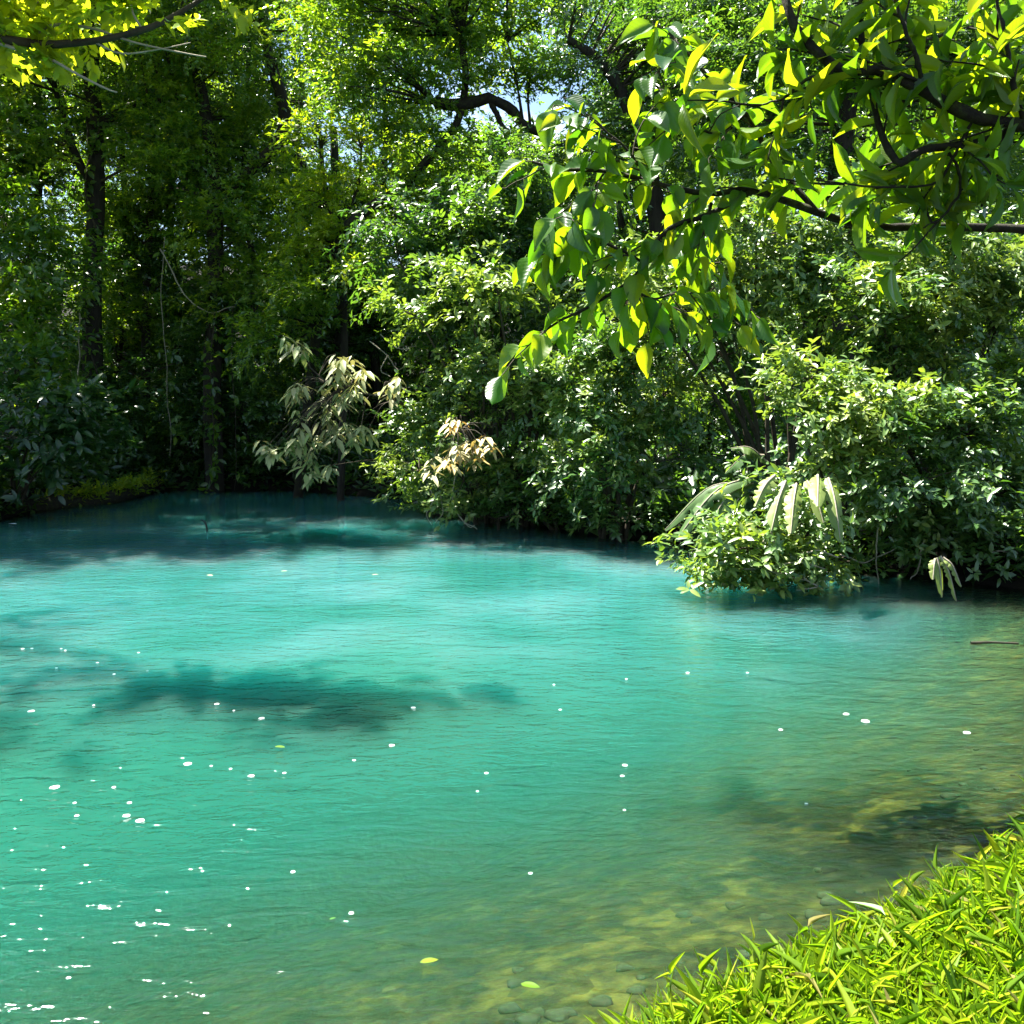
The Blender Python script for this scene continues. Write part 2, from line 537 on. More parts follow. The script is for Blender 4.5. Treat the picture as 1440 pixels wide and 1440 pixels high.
def wnoise(scale, detail, stretch, rot=0.0, dist=0.0):
    mp = N.new('ShaderNodeMapping'); mp.inputs['Scale'].default_value = stretch; mp.inputs['Rotation'].default_value = (0, 0, rot)
    nz = N.new('ShaderNodeTexNoise'); nz.inputs['Scale'].default_value = scale; nz.inputs['Detail'].default_value = detail; nz.inputs['Distortion'].default_value = dist
    Lk(tc.outputs['Object'], mp.inputs[0]); Lk(mp.outputs[0], nz.inputs['Vector'])
    return nz.outputs['Fac']


def madd(a, k, b=None):
    x = N.new('ShaderNodeMath'); x.operation = 'MULTIPLY_ADD'
    Lk(a, x.inputs[0]); x.inputs[1].default_value = k
    if b is None: x.inputs[2].default_value = 0
    else: Lk(b, x.inputs[2])
    return x.outputs[0]


h = madd(wnoise(3.2, 3, (1, 1.9, 1), R(18), .6), 1.0)
h = madd(wnoise(8.5, 3, (1, 2.0, 1), R(-14), .5), 0.42, h)
h = madd(wnoise(0.9, 2, (1, 1.4, 1), R(30)), 1.2, h)
bp = N.new('ShaderNodeBump'); bp.inputs['Strength'].default_value = 1.0; bp.inputs['Distance'].default_value = .031
spw = N.new('ShaderNodeSeparateXYZ'); Lk(tc.outputs['Object'], spw.inputs[0])
calm = N.new('ShaderNodeMapRange'); calm.inputs['From Min'].default_value = 4; calm.inputs['From Max'].default_value = 19
calm.inputs['To Min'].default_value = 1.0; calm.inputs['To Max'].default_value = .12           # the current ruffles the near water, the far bank lies calm
Lk(spw.outputs[1], calm.inputs['Value']); Lk(calm.outputs[0], bp.inputs['Strength'])
Lk(h, bp.inputs['Height'])
dep = N.new('ShaderNodeAttribute'); dep.attribute_name = 'depth'
# opacity = 1 - exp(-k depth)
ex = N.new('ShaderNodeMath'); ex.operation = 'POWER'; ex.inputs[0].default_value = math.e
kd = madd(dep.outputs['Fac'], -1.75)
Lk(kd, ex.inputs[1])
om = N.new('ShaderNodeMath'); om.operation = 'SUBTRACT'; om.inputs[0].default_value = 1.0; Lk(ex.outputs[0], om.inputs[1])
milk = ramp(N, [(.33, (.008, .064, .053)), (.5, (.016, .082, .077)), (.68, (.034, .104, .105))])
Lk(wnoise(.45, 3, (1, 1, 1), 0, .4), milk.inputs[0])
tb = N.new('ShaderNodeBsdfPrincipled')
tb.inputs['Roughness'].default_value = 1.0
tb.inputs['Specular IOR Level'].default_value = 0.0
tb.inputs['Subsurface Weight'].default_value = 1.0
tb.inputs['Subsurface Radius'].default_value = (.25, 1.0, 1.0)
tb.inputs['Subsurface Scale'].default_value = 6.0
# reflection and view angle painted in: pale far half, deeper emerald near half
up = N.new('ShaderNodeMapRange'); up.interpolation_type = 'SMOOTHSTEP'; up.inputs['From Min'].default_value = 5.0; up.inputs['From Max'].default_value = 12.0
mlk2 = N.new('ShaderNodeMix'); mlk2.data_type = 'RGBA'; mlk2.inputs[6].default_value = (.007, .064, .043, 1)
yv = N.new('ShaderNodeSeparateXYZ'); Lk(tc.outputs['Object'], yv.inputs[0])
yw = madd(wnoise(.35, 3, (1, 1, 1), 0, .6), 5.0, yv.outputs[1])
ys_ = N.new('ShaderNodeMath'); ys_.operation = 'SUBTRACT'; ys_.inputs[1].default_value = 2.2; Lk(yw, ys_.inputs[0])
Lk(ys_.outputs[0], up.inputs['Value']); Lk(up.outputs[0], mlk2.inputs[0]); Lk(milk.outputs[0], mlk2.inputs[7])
shal = N.new('ShaderNodeMapRange'); shal.inputs['From Min'].default_value = .10; shal.inputs['From Max'].default_value = .70; Lk(dep.outputs['Fac'], shal.inputs['Value'])
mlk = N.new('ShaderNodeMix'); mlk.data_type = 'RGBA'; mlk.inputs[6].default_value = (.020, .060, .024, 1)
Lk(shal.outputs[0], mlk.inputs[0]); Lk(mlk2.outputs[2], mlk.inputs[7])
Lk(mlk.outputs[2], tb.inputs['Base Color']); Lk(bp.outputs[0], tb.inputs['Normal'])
tp = N.new('ShaderNodeBsdfTransparent'); tp.inputs[0].default_value = (.72, .94, .80, 1)
rf = N.new('ShaderNodeBsdfRefraction'); rf.inputs['IOR'].default_value = 1.33; rf.inputs['Roughness'].default_value = 0.0; rf.inputs['Color'].default_value = (.86, .97, .90, 1)
Lk(bp.outputs[0], rf.inputs['Normal'])
cm = N.new('ShaderNodeMixShader'); cm.inputs[0].default_value = .08; Lk(tp.outputs[0], cm.inputs[1]); Lk(rf.outputs[0], cm.inputs[2])
bm = N.new('ShaderNodeMixShader'); Lk(om.outputs[0], bm.inputs[0]); Lk(cm.outputs[0], bm.inputs[1]); Lk(tb.outputs[0], bm.inputs[2])
gl = N.new('ShaderNodeBsdfGlossy'); gl.inputs['Roughness'].default_value = .085; Lk(bp.outputs[0], gl.inputs['Normal'])
fz = N.new('ShaderNodeFresnel'); fz.inputs['IOR'].default_value = 1.33; Lk(bp.outputs[0], fz.inputs['Normal'])
fm = N.new('ShaderNodeMixShader'); Lk(fz.outputs[0], fm.inputs[0]); Lk(bm.outputs[0], fm.inputs[1]); Lk(gl.outputs[0], fm.inputs[2])
Lk(fm.outputs[0], o.inputs[0])
M['water'] = m
WP, WF = grid(np.linspace(-12, 7.5, 131), np.linspace(-4.5, 25, 197))
wd = np.clip(-height(WP), 0, 9)
me = bpy.data.meshes.new('water')
me.from_pydata(np.column_stack([WP, np.zeros(len(WP))]).tolist(), [], WF.tolist())
a = me.attributes.new('depth', 'FLOAT', 'POINT')
a.data.foreach_set('value', wd.astype(np.float32))
me.polygons.foreach_set('use_smooth', np.ones(len(me.polygons), bool))
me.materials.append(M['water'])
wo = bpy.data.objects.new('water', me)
COL.objects.link(wo)
tag(wo, 'milky turquoise river pool with fine ripples', 'water', kind='structure')


# ------------------------------------------------------------------ trees and shrubs
def lobe(px, py, rx, ry, Y, dep=None):
    Y = Y + random.uniform(-.035, .035) * Y
    c = at(px, py, Y)
    s = Y / FPX
    return c, np.array([rx * s, (dep if dep else 0.8 * (rx + ry) / 2 * s), ry * s])


def sprays(S0, Dr, Ls, m, Lm, wr, tmpl, crnd, droop, jit):
    """n leafy twigs: m leaves set alternately along each drooping twig, closed by a small tuft"""
    n = len(S0)
    Dr = unit(Dr)
    side = unit(np.cross(Dr, np.array([0, 0, 1.]) + rng.normal(0, .35, (n, 3))))
    nup = np.cross(side, Dr)
    t = np.linspace(.12, 1, m)[None, :, None]
    P = S0[:, None, :] + Dr[:, None, :] * (Ls[:, None, None] * t)
    P[..., 2] -= (droop * .9 * Ls[:, None] * t[..., 0] ** 2)
    sg = np.where(np.arange(m) % 2 == 0, 1.0, -1.0)[None, :, None]
    D = Dr[:, None, :] * (.45 + .5 * t) + side[:, None, :] * sg * (1.0 - .55 * t) + rng.normal(0, .28, (n, m, 3))
    D[..., 2] -= droop * (.4 + .8 * t[..., 0])
    N = nup[:, None, :] + np.array([-.12, 0, .35]) + rng.normal(0, jit, (n, m, 3))
    Lr = Lm * rng.uniform(.55, 1.25, (n, m))
    rnd = np.clip(crnd[:, None] + rng.normal(0, .12, (n, m)) + .12 * (t[..., 0] - .5), 0, 1)
    f = lambda q: q.reshape(-1, q.shape[-1])
    return leaf_arrays(f(P), f(D), f(N), Lr.ravel(), (Lr * wr * rng.uniform(.8, 1.2, (n, m))).ravel(), rnd.ravel(), tmpl)


LAI = 3.6
NLEAF = [0]


def crown_arrays(lobes, tmpl, Lm, wr, dens=1.0, droop=.3, lo=0, hi=1, jit=.42, zmin=.03, nb=7, m=9, spl=4.2, rag=.25, ros=.5):
    S0, Dr, Ls, rn, centers, C2, A2, r2 = [], [], [], [], [], [], [], []
    for c, r in lobes:
        leaves = dens * LAI * math.pi * r[0] * r[2] / (.6 * wr * Lm * Lm)
        ns = max(4, int(leaves / (nb * m)))
        u = unit(rng.normal(0, 1, (ns, 3)))
        u[:, 2] = np.where(u[:, 2] < -.35, -u[:, 2], u[:, 2])
        far = rng.random((ns, 1)) < rag
        rad = np.where(far, rng.uniform(.9, 1.4, (ns, 1)), rng.uniform(.05, 1, (ns, 1)) ** .55)
        sc = c + r * u * rad
        bd = unit(u * r * .9 + rng.normal(0, .45, (ns, 3)) * r.mean() + np.array([0, -.1, .12]) * r.mean())   # bough heading
        centers.append(sc)
        st = sc[:, None, :] + rng.normal(0, .10 * Lm / .13, (ns, nb, 3)) + bd[:, None, :] * rng.uniform(-.5, .3, (ns, nb, 1)) * Lm * spl
        dd = bd[:, None, :] + rng.normal(0, .55, (ns, nb, 3)) * np.array([1, 1, .5])
        br = np.clip(rng.uniform(lo, hi, (ns, 1)) + rng.normal(0, .1, (ns, nb)), 0, 1)
        S0.append(st.reshape(-1, 3)); Dr.append(dd.reshape(-1, 3))
        Ls.append((Lm * spl * rng.uniform(.5, 1.3, (ns, nb))).ravel()); rn.append(br.ravel())
    S0 = np.vstack(S0); Dr = unit(np.vstack(Dr)); Ls = np.concatenate(Ls); rn = np.concatenate(rn)
    tip = S0 + Dr * Ls[:, None]
    tip[:, 2] -= droop * .9 * Ls
    ok = (np.minimum(S0[:, 2], tip[:, 2]) > zmin)
    S0, Dr, Ls, rn, tip = S0[ok], Dr[ok], Ls[ok], rn[ok], tip[ok]
    arrs = [sprays(S0, Dr, Ls, m, Lm, wr, tmpl, rn, droop, jit)]
    q = rng.random(len(tip)) < ros
    arrs.append(rosettes(tip[q], Dr[q] + np.array([-.1, -.1, .7]), 6, Lm * .95, wr, tmpl, (45, 100), droop * .6, .3, crnd=np.clip(rn[q] + .15, 0, 1)))
    out_ = merge(arrs)
    NLEAF[0] += len(out_[0]) // len(tmpl[0])
    return out_, np.vstack(centers)


FT, MT = (TF_V, TF_F), (TM_V, TM_F)


def nearest_on(paths, p):
    P = np.vstack(paths)
    w = P.copy()
    d = np.linalg.norm(P - p, axis=1) + np.clip(P[:, 2] - p[2], 0, None) * 1.2
    return P[d.argmin()]


def tree(name, label, cat, trunk, lobes, mat, Lm=.13, wr=.42, r=(.25, .1), limbs=(), group=None, tmpl=FT, dens=1.0, bark='bark', twigs=True,
         trunk_name='trunk', crown_name='crown', **kw):
    """trunk: list of world points (first one on the ground)"""
    trunk = [np.asarray(p, float) for p in trunk]
    t = empty(name, trunk[0], label, cat, group)
    tb = Tubes()
    paths = [tb.add(trunk, r[0], r[1], n=18, seg=9, bump=.07, wob=.015)]
    tro = tb.build(trunk_name, M[bark], t)
    for lp, r0, r1 in limbs:
        b = Tubes()
        paths.append(b.add(lp, r0, r1, n=14, seg=7, bump=.10, wob=.02))
        b.build('limb', M[bark], t)
    arr, cen = crown_arrays(lobes, tmpl, Lm, wr, dens * .8, **kw)
    b = Tubes()
    if twigs:
        pick = cen[rng.permutation(len(cen))[:90]]
        for c in pick:
            q = nearest_on(paths, c)
            mid = (q + c) / 2 + rng.normal(0, .08, 3) * np.linalg.norm(q - c) + np.array([0, 0, .1])
            b.add([q, mid, c], .012 + .012 * np.linalg.norm(q - c), .006, n=6, seg=4)
    leaf_obj(crown_name, arr, M[mat], t, tubes=b, tmat=M['twig' if bark == 'bark' else bark])
    return t


def gpt(px, Y):
    p = at(px, 600, Y)
    p[2] = ground_z(p[0], Y) - .1
    return p


def pxs(lst, Y):
    return [at(x, y, Y + (dy[0] if dy else 0)) for x, y, *dy in lst]


# --- back-left forest, tall trees with trunks seen in the photograph
Y = 24.3
tree('tall_tree', 'tall tree with thick straight dark trunk standing left of the vine-hung trunk', 'tree',
     [gpt(126, Y)] + pxs([(130, 560), (131, 400), (136, 250), (130, 120), (122, -60)], Y),
     [lobe(50, 90, 110, 60, Y - 1), lobe(190, 70, 110, 60, Y), lobe(120, -70, 190, 90, Y), lobe(60, -190, 200, 80, Y), lobe(250, -200, 160, 80, Y), lobe(30, 220, 80, 55, Y - 1), lobe(215, 190, 70, 50, Y), lobe(100, 330, 50, 45, Y + 1)],
     'forest', r=(.27, .16), lo=.1, limbs=[(pxs([(132, 260), (105, 215), (85, 150), (70, 80)], Y), .12, .04), (pxs([(135, 180), (185, 148), (250, 140)], Y), .12, .05)], dens=1.05, hi=1.0)
Y = 23.8
tree('vine_hung_tree', 'dark trunk hung with vines whose crooked upper limb bends right', 'tree',
     [gpt(300, Y)] + pxs([(298, 560), (303, 420), (303, 300), (296, 200), (270, 60), (255, -40)], Y),
     [lobe(300, 90, 100, 60, Y), lobe(375, 10, 80, 45, Y), lobe(330, 330, 80, 60, Y), lobe(240, 240, 70, 50, Y), lobe(400, 300, 60, 70, Y), lobe(270, -50, 130, 60, Y), lobe(345, 180, 55, 50, Y + 1), lobe(350, 420, 70, 60, Y)],
     'forest', r=(.24, .10), limbs=[(pxs([(303, 310), (340, 250), (385, 207), (402, 165), (388, 110), (372, 50), (366, -40)], Y), .19, .10),
                                   (pxs([(385, 208), (410, 215), (430, 235)], Y), .09, .04)], dens=1.4, lo=.1)
Y = 27
tree('slim_dark_tree', 'slim dark trunk behind the cream palmate leaves', 'tree',
     [gpt(480, Y)] + pxs([(476, 560), (480, 440), (474, 300), (470, 180)], Y),
     [lobe(490, 380, 80, 60, Y), lobe(440, 420, 70, 60, Y), lobe(520, 300, 60, 50, Y), lobe(440, 490, 60, 50, Y), lobe(560, 470, 60, 60, Y)], 'deep', r=(.22, .1), dens=1.3)
Y = 21.5
tree('yellow_green_tree', 'small sunlit tree with yellow green leaves in front of the leaning tree', 'tree',
     [gpt(470, Y)] + pxs([(486, 450), (470, 330), (455, 250), (450, 190)], Y),
     [lobe(450, 200, 45, 25, Y), lobe(505, 195, 30, 18, Y), lobe(435, 290, 45, 35, Y), lobe(500, 260, 45, 22, Y), lobe(470, 330, 50, 30, Y), lobe(425, 350, 40, 30, Y)],
     'bright', r=(.09, .04), dens=1.2, lo=0, hi=.7, limbs=[(pxs([(470, 330), (500, 270), (510, 210)], Y), .04, .02)])
Y = 20.5
tree('leaning_tree', 'leaning tree with mossy crooked limbs under a bright leafy crown against the sky', 'tree',
     [gpt(400, Y + 2)] + pxs([(455, 400, 1.0), (505, 305), (560, 268), (612, 215), (645, 170), (655, 110), (650, 50)], Y),
     [lobe(600, 60, 110, 55, Y), lobe(540, 120, 70, 45, Y), lobe(640, -20, 110, 45, Y), lobe(560, -90, 100, 40, Y), lobe(710, -60, 60, 40, Y), lobe(735, 120, 35, 22, Y), lobe(700, 215, 45, 22, Y), lobe(640, 240, 40, 20, Y), lobe(475, 110, 32, 30, Y), lobe(470, 20, 40, 30, Y), lobe(690, 50, 45, 35, Y), lobe(560, 190, 60, 40, Y), lobe(640, 120, 60, 30, Y), lobe(520, 20, 60, 40, Y), lobe(600, 270, 50, 26, Y), lobe(770, 20, 40, 25, Y), lobe(430, 430, 50, 45, Y), lobe(500, 400, 50, 45, Y), lobe(380, 480, 45, 40, Y), lobe(720, 110, 40, 25, Y), lobe(450, 60, 40, 25, Y)],
     'forest', r=(.12, .06), bark='moss', lo=.1, hi=.85, dens=1.6,
     limbs=[(pxs([(612, 145), (650, 148), (690, 140), (720, 155), (735, 175), (762, 187)], Y), .13, .08),
            (pxs([(690, 142), (700, 165), (712, 185)], Y), .07, .04), (pxs([(735, 172), (728, 120), (712, 60)], Y), .035, .015), (pxs([(745, 178), (742, 130), (748, 90)], Y), .03, .015)])
Y = 20
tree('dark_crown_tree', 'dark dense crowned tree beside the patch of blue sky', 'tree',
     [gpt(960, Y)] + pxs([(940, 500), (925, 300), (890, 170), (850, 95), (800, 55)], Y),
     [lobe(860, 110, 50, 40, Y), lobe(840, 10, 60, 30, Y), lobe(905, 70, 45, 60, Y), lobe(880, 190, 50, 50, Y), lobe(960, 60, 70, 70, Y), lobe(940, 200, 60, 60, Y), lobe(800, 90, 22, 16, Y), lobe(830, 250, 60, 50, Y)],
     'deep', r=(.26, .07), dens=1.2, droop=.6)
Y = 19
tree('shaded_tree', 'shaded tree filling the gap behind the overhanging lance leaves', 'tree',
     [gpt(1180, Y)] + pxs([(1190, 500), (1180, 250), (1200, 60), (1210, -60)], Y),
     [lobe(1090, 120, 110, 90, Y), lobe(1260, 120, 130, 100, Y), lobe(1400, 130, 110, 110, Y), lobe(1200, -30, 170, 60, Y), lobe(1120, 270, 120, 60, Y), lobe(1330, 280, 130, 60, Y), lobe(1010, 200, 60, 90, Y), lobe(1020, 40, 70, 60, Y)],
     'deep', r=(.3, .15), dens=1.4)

# --- ranks of slender trees deeper in the forest
deep_labels = iter([
    'slender dark tree at the extreme left edge of the forest', 'thin dark trunk just left of the thick straight trunk', 'thin trunk close behind the thick straight trunk',
    'slender trunk halfway between the thick straight trunk and the vine-hung trunk', 'thin dark stem close left of the vine-hung trunk', 'thin dark stem close right of the vine-hung trunk',
    'dark slender tree standing behind the yellow green tree', 'slender tree behind the slim trunk with cream palmate leaves', 'shaded tree behind the leaning tree trunk',
    'shaded tree under the patch of cloud and sky', 'low crowned dark tree behind the tall shrubs below the blue sky', 'dark tree behind the dark dense crown', 'dark tree deep behind the right bank shrubs', 'far dark tree behind the top right canopy',
    'dark tree beyond the upper right shrubs at the right edge'])
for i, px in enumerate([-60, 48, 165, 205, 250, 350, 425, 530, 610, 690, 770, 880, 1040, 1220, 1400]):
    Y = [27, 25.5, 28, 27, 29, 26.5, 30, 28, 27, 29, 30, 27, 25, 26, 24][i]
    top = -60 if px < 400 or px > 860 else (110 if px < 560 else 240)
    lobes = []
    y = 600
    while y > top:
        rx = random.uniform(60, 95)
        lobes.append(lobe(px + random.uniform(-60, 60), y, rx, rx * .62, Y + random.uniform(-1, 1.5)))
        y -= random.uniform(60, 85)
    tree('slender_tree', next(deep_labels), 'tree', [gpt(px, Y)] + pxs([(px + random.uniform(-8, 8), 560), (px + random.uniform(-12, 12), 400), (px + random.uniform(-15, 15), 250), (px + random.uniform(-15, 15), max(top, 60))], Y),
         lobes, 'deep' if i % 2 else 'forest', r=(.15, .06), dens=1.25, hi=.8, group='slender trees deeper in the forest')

# --- far woods closing the view
lob = []
for i in range(120):
    px = random.uniform(-250, 1700)
    gap = 660 < px < 900
    y = random.uniform(250 if gap else (60 if 420 < px < 560 else -120), 640)
    lob.append(lobe(px, y, random.uniform(70, 110), random.uniform(45, 80), random.uniform(33, 40)))
arr, _ = crown_arrays(lob, FT, .30, .5, dens=1.3)
wood = leaf_obj('far_woods', arr, M['deep'])
tag(wood, 'dark wood closing the view behind the trees', 'woods', kind='stuff')

# --- tall trees on the left bank beside the frame (they shade the pool)
for i, (x, y, hgt) in enumerate([(-11.4, 11.2, 13), (-11.6, 19.3, 13), (-15, 4, 13), (-16.0, 24, 9)]):
    g = np.array([x, y, ground_z(x, y) - .1])
    lobs = [(g + np.array([dx, dy * .6, hgt * f]), np.array([2.6, 1.7, 1.5]) * s) for dx, dy, f, s in
            [(0, 0, .95, 1), (2.2, .5, .8, 1), (-2, 1, .82, 1), (.5, -2.2, .80, .9), (3.4, -.4, .86, .8), (-.5, 2, .70, .8), (-1.5, -1, .65, .6)]]
    tree('bank_tree', ['tall bank tree left of the pool leaning over mid water', 'tallest bank tree beside the far left shore', 'bank tree nearest the viewer on the left shore',
                       'bank tree behind the dark bush at the left edge'][i], 'tree',
         [g, g + np.array([.2, .1, hgt * .4]), g + np.array([0, .2, hgt * .7]), g + np.array([.2, 0, hgt])], lobs, 'forest', Lm=.24, r=(.28, .1), dens=[.12, .9, .8, .9][i], group='tall trees along the left bank')


# --- shrubs on the water
def shrub(label, lobes, base, mat='shrub', Lm=.125, wr=.44, dens=1.0, group=None, name='shrub', nst=5, tmpl=MT, zmin=.16, **kw):
    kw['zmin'] = zmin
    kw.setdefault('ros', .85); kw.setdefault('nb', 11); kw.setdefault('rag', .18)
    dens *= 1.1
    b = np.asarray(base, float)
    t = empty(name, b, label, 'shrub', group)
    arr, cen = crown_arrays(lobes, tmpl, Lm, wr, dens, **kw)
    tb = Tubes()
    stems = []
    for c, r in lobes:
        mid = (b + c) / 2 + np.array([0, .15, .25])
        stems.append(tb.add([b + rng.normal(0, .12, 3) * np.array([1, 1, 0]), mid, c], .045, .015, n=8, seg=5, wob=.02))
    tb.build('stems', M['twig'], t)
    tw = Tubes()
    for c in cen[rng.permutation(len(cen))[:70]]:
        q = nearest_on(stems, c)
        tw.add([q, (q + c) / 2 + rng.normal(0, .05, 3), c], .014, .005, n=5, seg=4)
    leaf_obj('foliage', arr, M[mat], t, tubes=tw, tmat=M['twig'])
    return t


def LB(lst, Y):
    return [lobe(a, b, c, d, Y + (e[0] if e else 0)) for a, b, c, d, *e in lst]


shrub('tall shady shrub rising behind the lit bushes, beneath the leaning tree', LB([(640, 330, 80, 50), (720, 300, 55, 45), (600, 400, 55, 45), (690, 420, 80, 45), (770, 370, 55, 50), (560, 360, 40, 40), (640, 480, 70, 45), (720, 250, 40, 25)], 18),
      gpt(690, 18.6), 'deep', Lm=.14, dens=1.4)
shrub('bright bush with clustered leaves drooping onto the far water edge', LB([(690, 550, 75, 40), (620, 605, 50, 35), (745, 590, 50, 45), (590, 660, 35, 50), (655, 680, 50, 35), (730, 670, 50, 45), (620, 720, 40, 25), (680, 530, 40, 25)], 16.6),
      gpt(680, 17.6), lo=.2, dens=1.25)
shrub('middle bush with white glinting leaves left of the dark hollow', LB([(870, 510, 80, 40), (830, 590, 60, 45), (930, 560, 50, 45), (850, 670, 50, 45), (880, 735, 35, 28), (800, 530, 40, 35), (920, 650, 45, 50), (790, 650, 35, 40)], 14.9),
      gpt(870, 15.6), dens=1.35)
shrub('pale small leafed bush between the shady shrub and middle bush', LB([(700, 410, 35, 22), (780, 440, 45, 30), (590, 450, 45, 35), (650, 400, 28, 20), (750, 470, 50, 30)], 16.4), gpt(740, 17.2), lo=.4, Lm=.15, dens=1.0)
shrub('high bush with sunlit leafy top under the overhanging branch', LB([(1060, 390, 70, 45), (1170, 380, 85, 45), (1130, 450, 70, 35), (980, 400, 55, 45), (1060, 330, 60, 40), (1200, 320, 70, 35), (900, 400, 40, 40), (1000, 445, 60, 22), (960, 430, 60, 25), (1030, 470, 40, 22)], 14.6), gpt(1100, 15.4), lo=.15, dens=1.4)
shrub('largest upper right bush with pale sunlit sprays at the right edge', LB([(1320, 400, 95, 40), (1240, 460, 100, 40), (1400, 470, 60, 55), (1340, 350, 80, 30), (1290, 520, 80, 40), (1420, 390, 60, 50), (1410, 560, 60, 50), (1210, 410, 50, 30)], 13.3), gpt(1330, 14.2), dens=1.6)
shrub('front right bush with yellow tipped sunlit top above the banana leaves', LB([(1160, 555, 75, 28), (1120, 600, 45, 25), (1240, 590, 75, 40), (1180, 640, 60, 28), (1140, 530, 40, 18)], 12.2), gpt(1200, 12.9), lo=.45, dens=1.3)
shrub('tall dark glossy bush hanging to the water at the right edge', LB([(1360, 610, 75, 55), (1290, 680, 75, 50), (1400, 700, 60, 60), (1240, 740, 50, 35), (1330, 760, 60, 35), (1430, 780, 40, 45), (1270, 620, 60, 40)], 12.0), gpt(1340, 12.9), lo=0, hi=.75, dens=1.6)
shrub('low sprawling branch of white lit leaves trailing in the water', LB([(1010, 790, 26, 9), (1035, 785, 30, 12), (1050, 812, 35, 7), (1110, 815, 40, 7), (1060, 745, 30, 14), (1155, 800, 34, 10), (1120, 775, 25, 12), (1090, 700, 26, 12)], 11.2), gpt(1120, 12.9), lo=.35, hi=.85, Lm=.135, dens=.85, zmin=.03, rag=.08)
shrub('dark bush inside the hollow between the lit bushes', LB([(1010, 500, 60, 60), (1000, 620, 60, 60), (960, 720, 60, 50), (1060, 720, 60, 60)], 17), gpt(1000, 17.4), 'deep', dens=1.2, lo=0, hi=.25)  # darkest leaf tones only: shade of the hollow put into the colour
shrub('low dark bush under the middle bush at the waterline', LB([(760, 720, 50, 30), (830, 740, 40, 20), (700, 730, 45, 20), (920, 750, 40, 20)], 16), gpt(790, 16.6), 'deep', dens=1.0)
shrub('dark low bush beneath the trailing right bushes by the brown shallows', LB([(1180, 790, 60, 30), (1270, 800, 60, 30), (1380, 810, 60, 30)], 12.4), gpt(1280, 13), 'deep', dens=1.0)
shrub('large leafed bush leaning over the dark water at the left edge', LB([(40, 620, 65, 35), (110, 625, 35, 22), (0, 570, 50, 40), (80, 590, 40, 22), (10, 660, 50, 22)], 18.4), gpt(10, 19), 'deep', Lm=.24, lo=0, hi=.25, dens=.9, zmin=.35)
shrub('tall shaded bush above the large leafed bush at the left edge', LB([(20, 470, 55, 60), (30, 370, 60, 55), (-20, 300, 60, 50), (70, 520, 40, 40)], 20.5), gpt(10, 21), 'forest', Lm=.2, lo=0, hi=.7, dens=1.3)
for lab, l in [('low waterside bush at the foot of the thick straight trunk', [(140, 640, 60, 40), (180, 600, 50, 40), (110, 560, 50, 40)]),
               ('vine smothered bush at the foot of the vine-hung trunk', [(265, 600, 50, 45), (250, 660, 45, 30), (285, 530, 40, 50), (310, 470, 40, 50)]),
               ('low bush right of the vine-hung trunk at the far shore', [(350, 650, 50, 30), (400, 660, 50, 30), (340, 580, 45, 40)]),
               ('low bush under the cream palmate leaves at the far shore', [(470, 660, 60, 35), (530, 650, 50, 40), (440, 590, 45, 40)])]:
    shrub(lab, LB(l, 24.6), gpt(l[0][0], 25), 'deep', Lm=.14, dens=1.2, group='low bushes along the far shore')


# --- undergrowth on the forest floor and the banks
UP = np.column_stack([rng.uniform(-14, 16, 26000), rng.uniform(6, 34, 26000)])
dn, df, ins = shore(UP)
UP = UP[(~ins) & (df < dn)]
up_h = rng.uniform(.02, .7, len(UP)) * np.clip(shore(UP)[1] * 1.2 + .25, 0, 1)
UP = np.column_stack([UP, height(UP) + up_h])
arr = rosettes(UP, np.array([0, -.3, 1.]) + rng.normal(0, .35, UP.shape), 6, .26, .4, FT, (45, 105), .25, .5, 0, .9)
tag(leaf_obj('undergrowth', arr, M['deep']), 'dark leafy undergrowth covering the forest floor behind the pool', 'undergrowth', kind='stuff')


# --- palmate leaved branches
def palmate(label, pts, clusters, Y, mat, base, Lm=.34, name='palmate_tree'):
    t = empty(name, base, label, 'tree')
    tb = Tubes()
    main = [tb.add([base] + pxs(pts, Y), .03, .010, n=16, seg=5, wob=.01)]
    tb.build('stem', M['twig'], t)
    C = []
    pt = Tubes()
    for cx, cy_, n, rad in clusters:
        for _ in range(max(2, int(n * 1.0))):
            c = at(cx + random.gauss(0, rad), cy_ + random.gauss(0, rad * .5), Y + random.uniform(-.4, .4))
            C.append(c)
            q = nearest_on(main, c)
            pt.add([q, (q + c) / 2 + np.array([0, 0, .12]), c], .007, .004, n=7, seg=4)
    C = np.array(C)
    A = np.tile(np.array([0, -.15, 1.]), (len(C), 1)) + rng.normal(0, .12, (len(C), 3))
    arr = rosettes(C, A, 7, Lm, .34, MT, (105, 130), .10, .06, 0, 1)
    leaf_obj('foliage', arr, M[mat], t, tubes=pt, tmat=M['twig'])
    return t


palmate('small tree of drooping cream palmate leaves over the far water', [(600, 640, 2.6), (590, 590, 1.6), (560, 565, .5), (520, 555), (470, 545), (435, 515)],
        [(428, 482, 4, 14), (475, 505, 5, 18), (500, 512, 3, 10), (530, 535, 6, 20), (480, 532, 5, 14), (470, 566, 12, 28), (418, 545, 5, 12), (450, 610, 8, 24), (497, 605, 5, 14), (400, 615, 4, 14), (440, 640, 5, 14), (465, 600, 5, 14), (388, 630, 3, 8), (430, 660, 3, 8)],
        15.9, 'palmate', gpt(610, 18.8), Lm=.255)
palmate('amber palmate leaves hanging in front of the bright far bush', [(700, 620, 1.2), (690, 600, .6), (665, 595), (645, 605)],
        [(650, 630, 9, 14), (672, 618, 5, 10), (610, 645, 4, 10), (640, 590, 3, 10)], 15.1, 'amber', gpt(700, 16.8), Lm=.23)


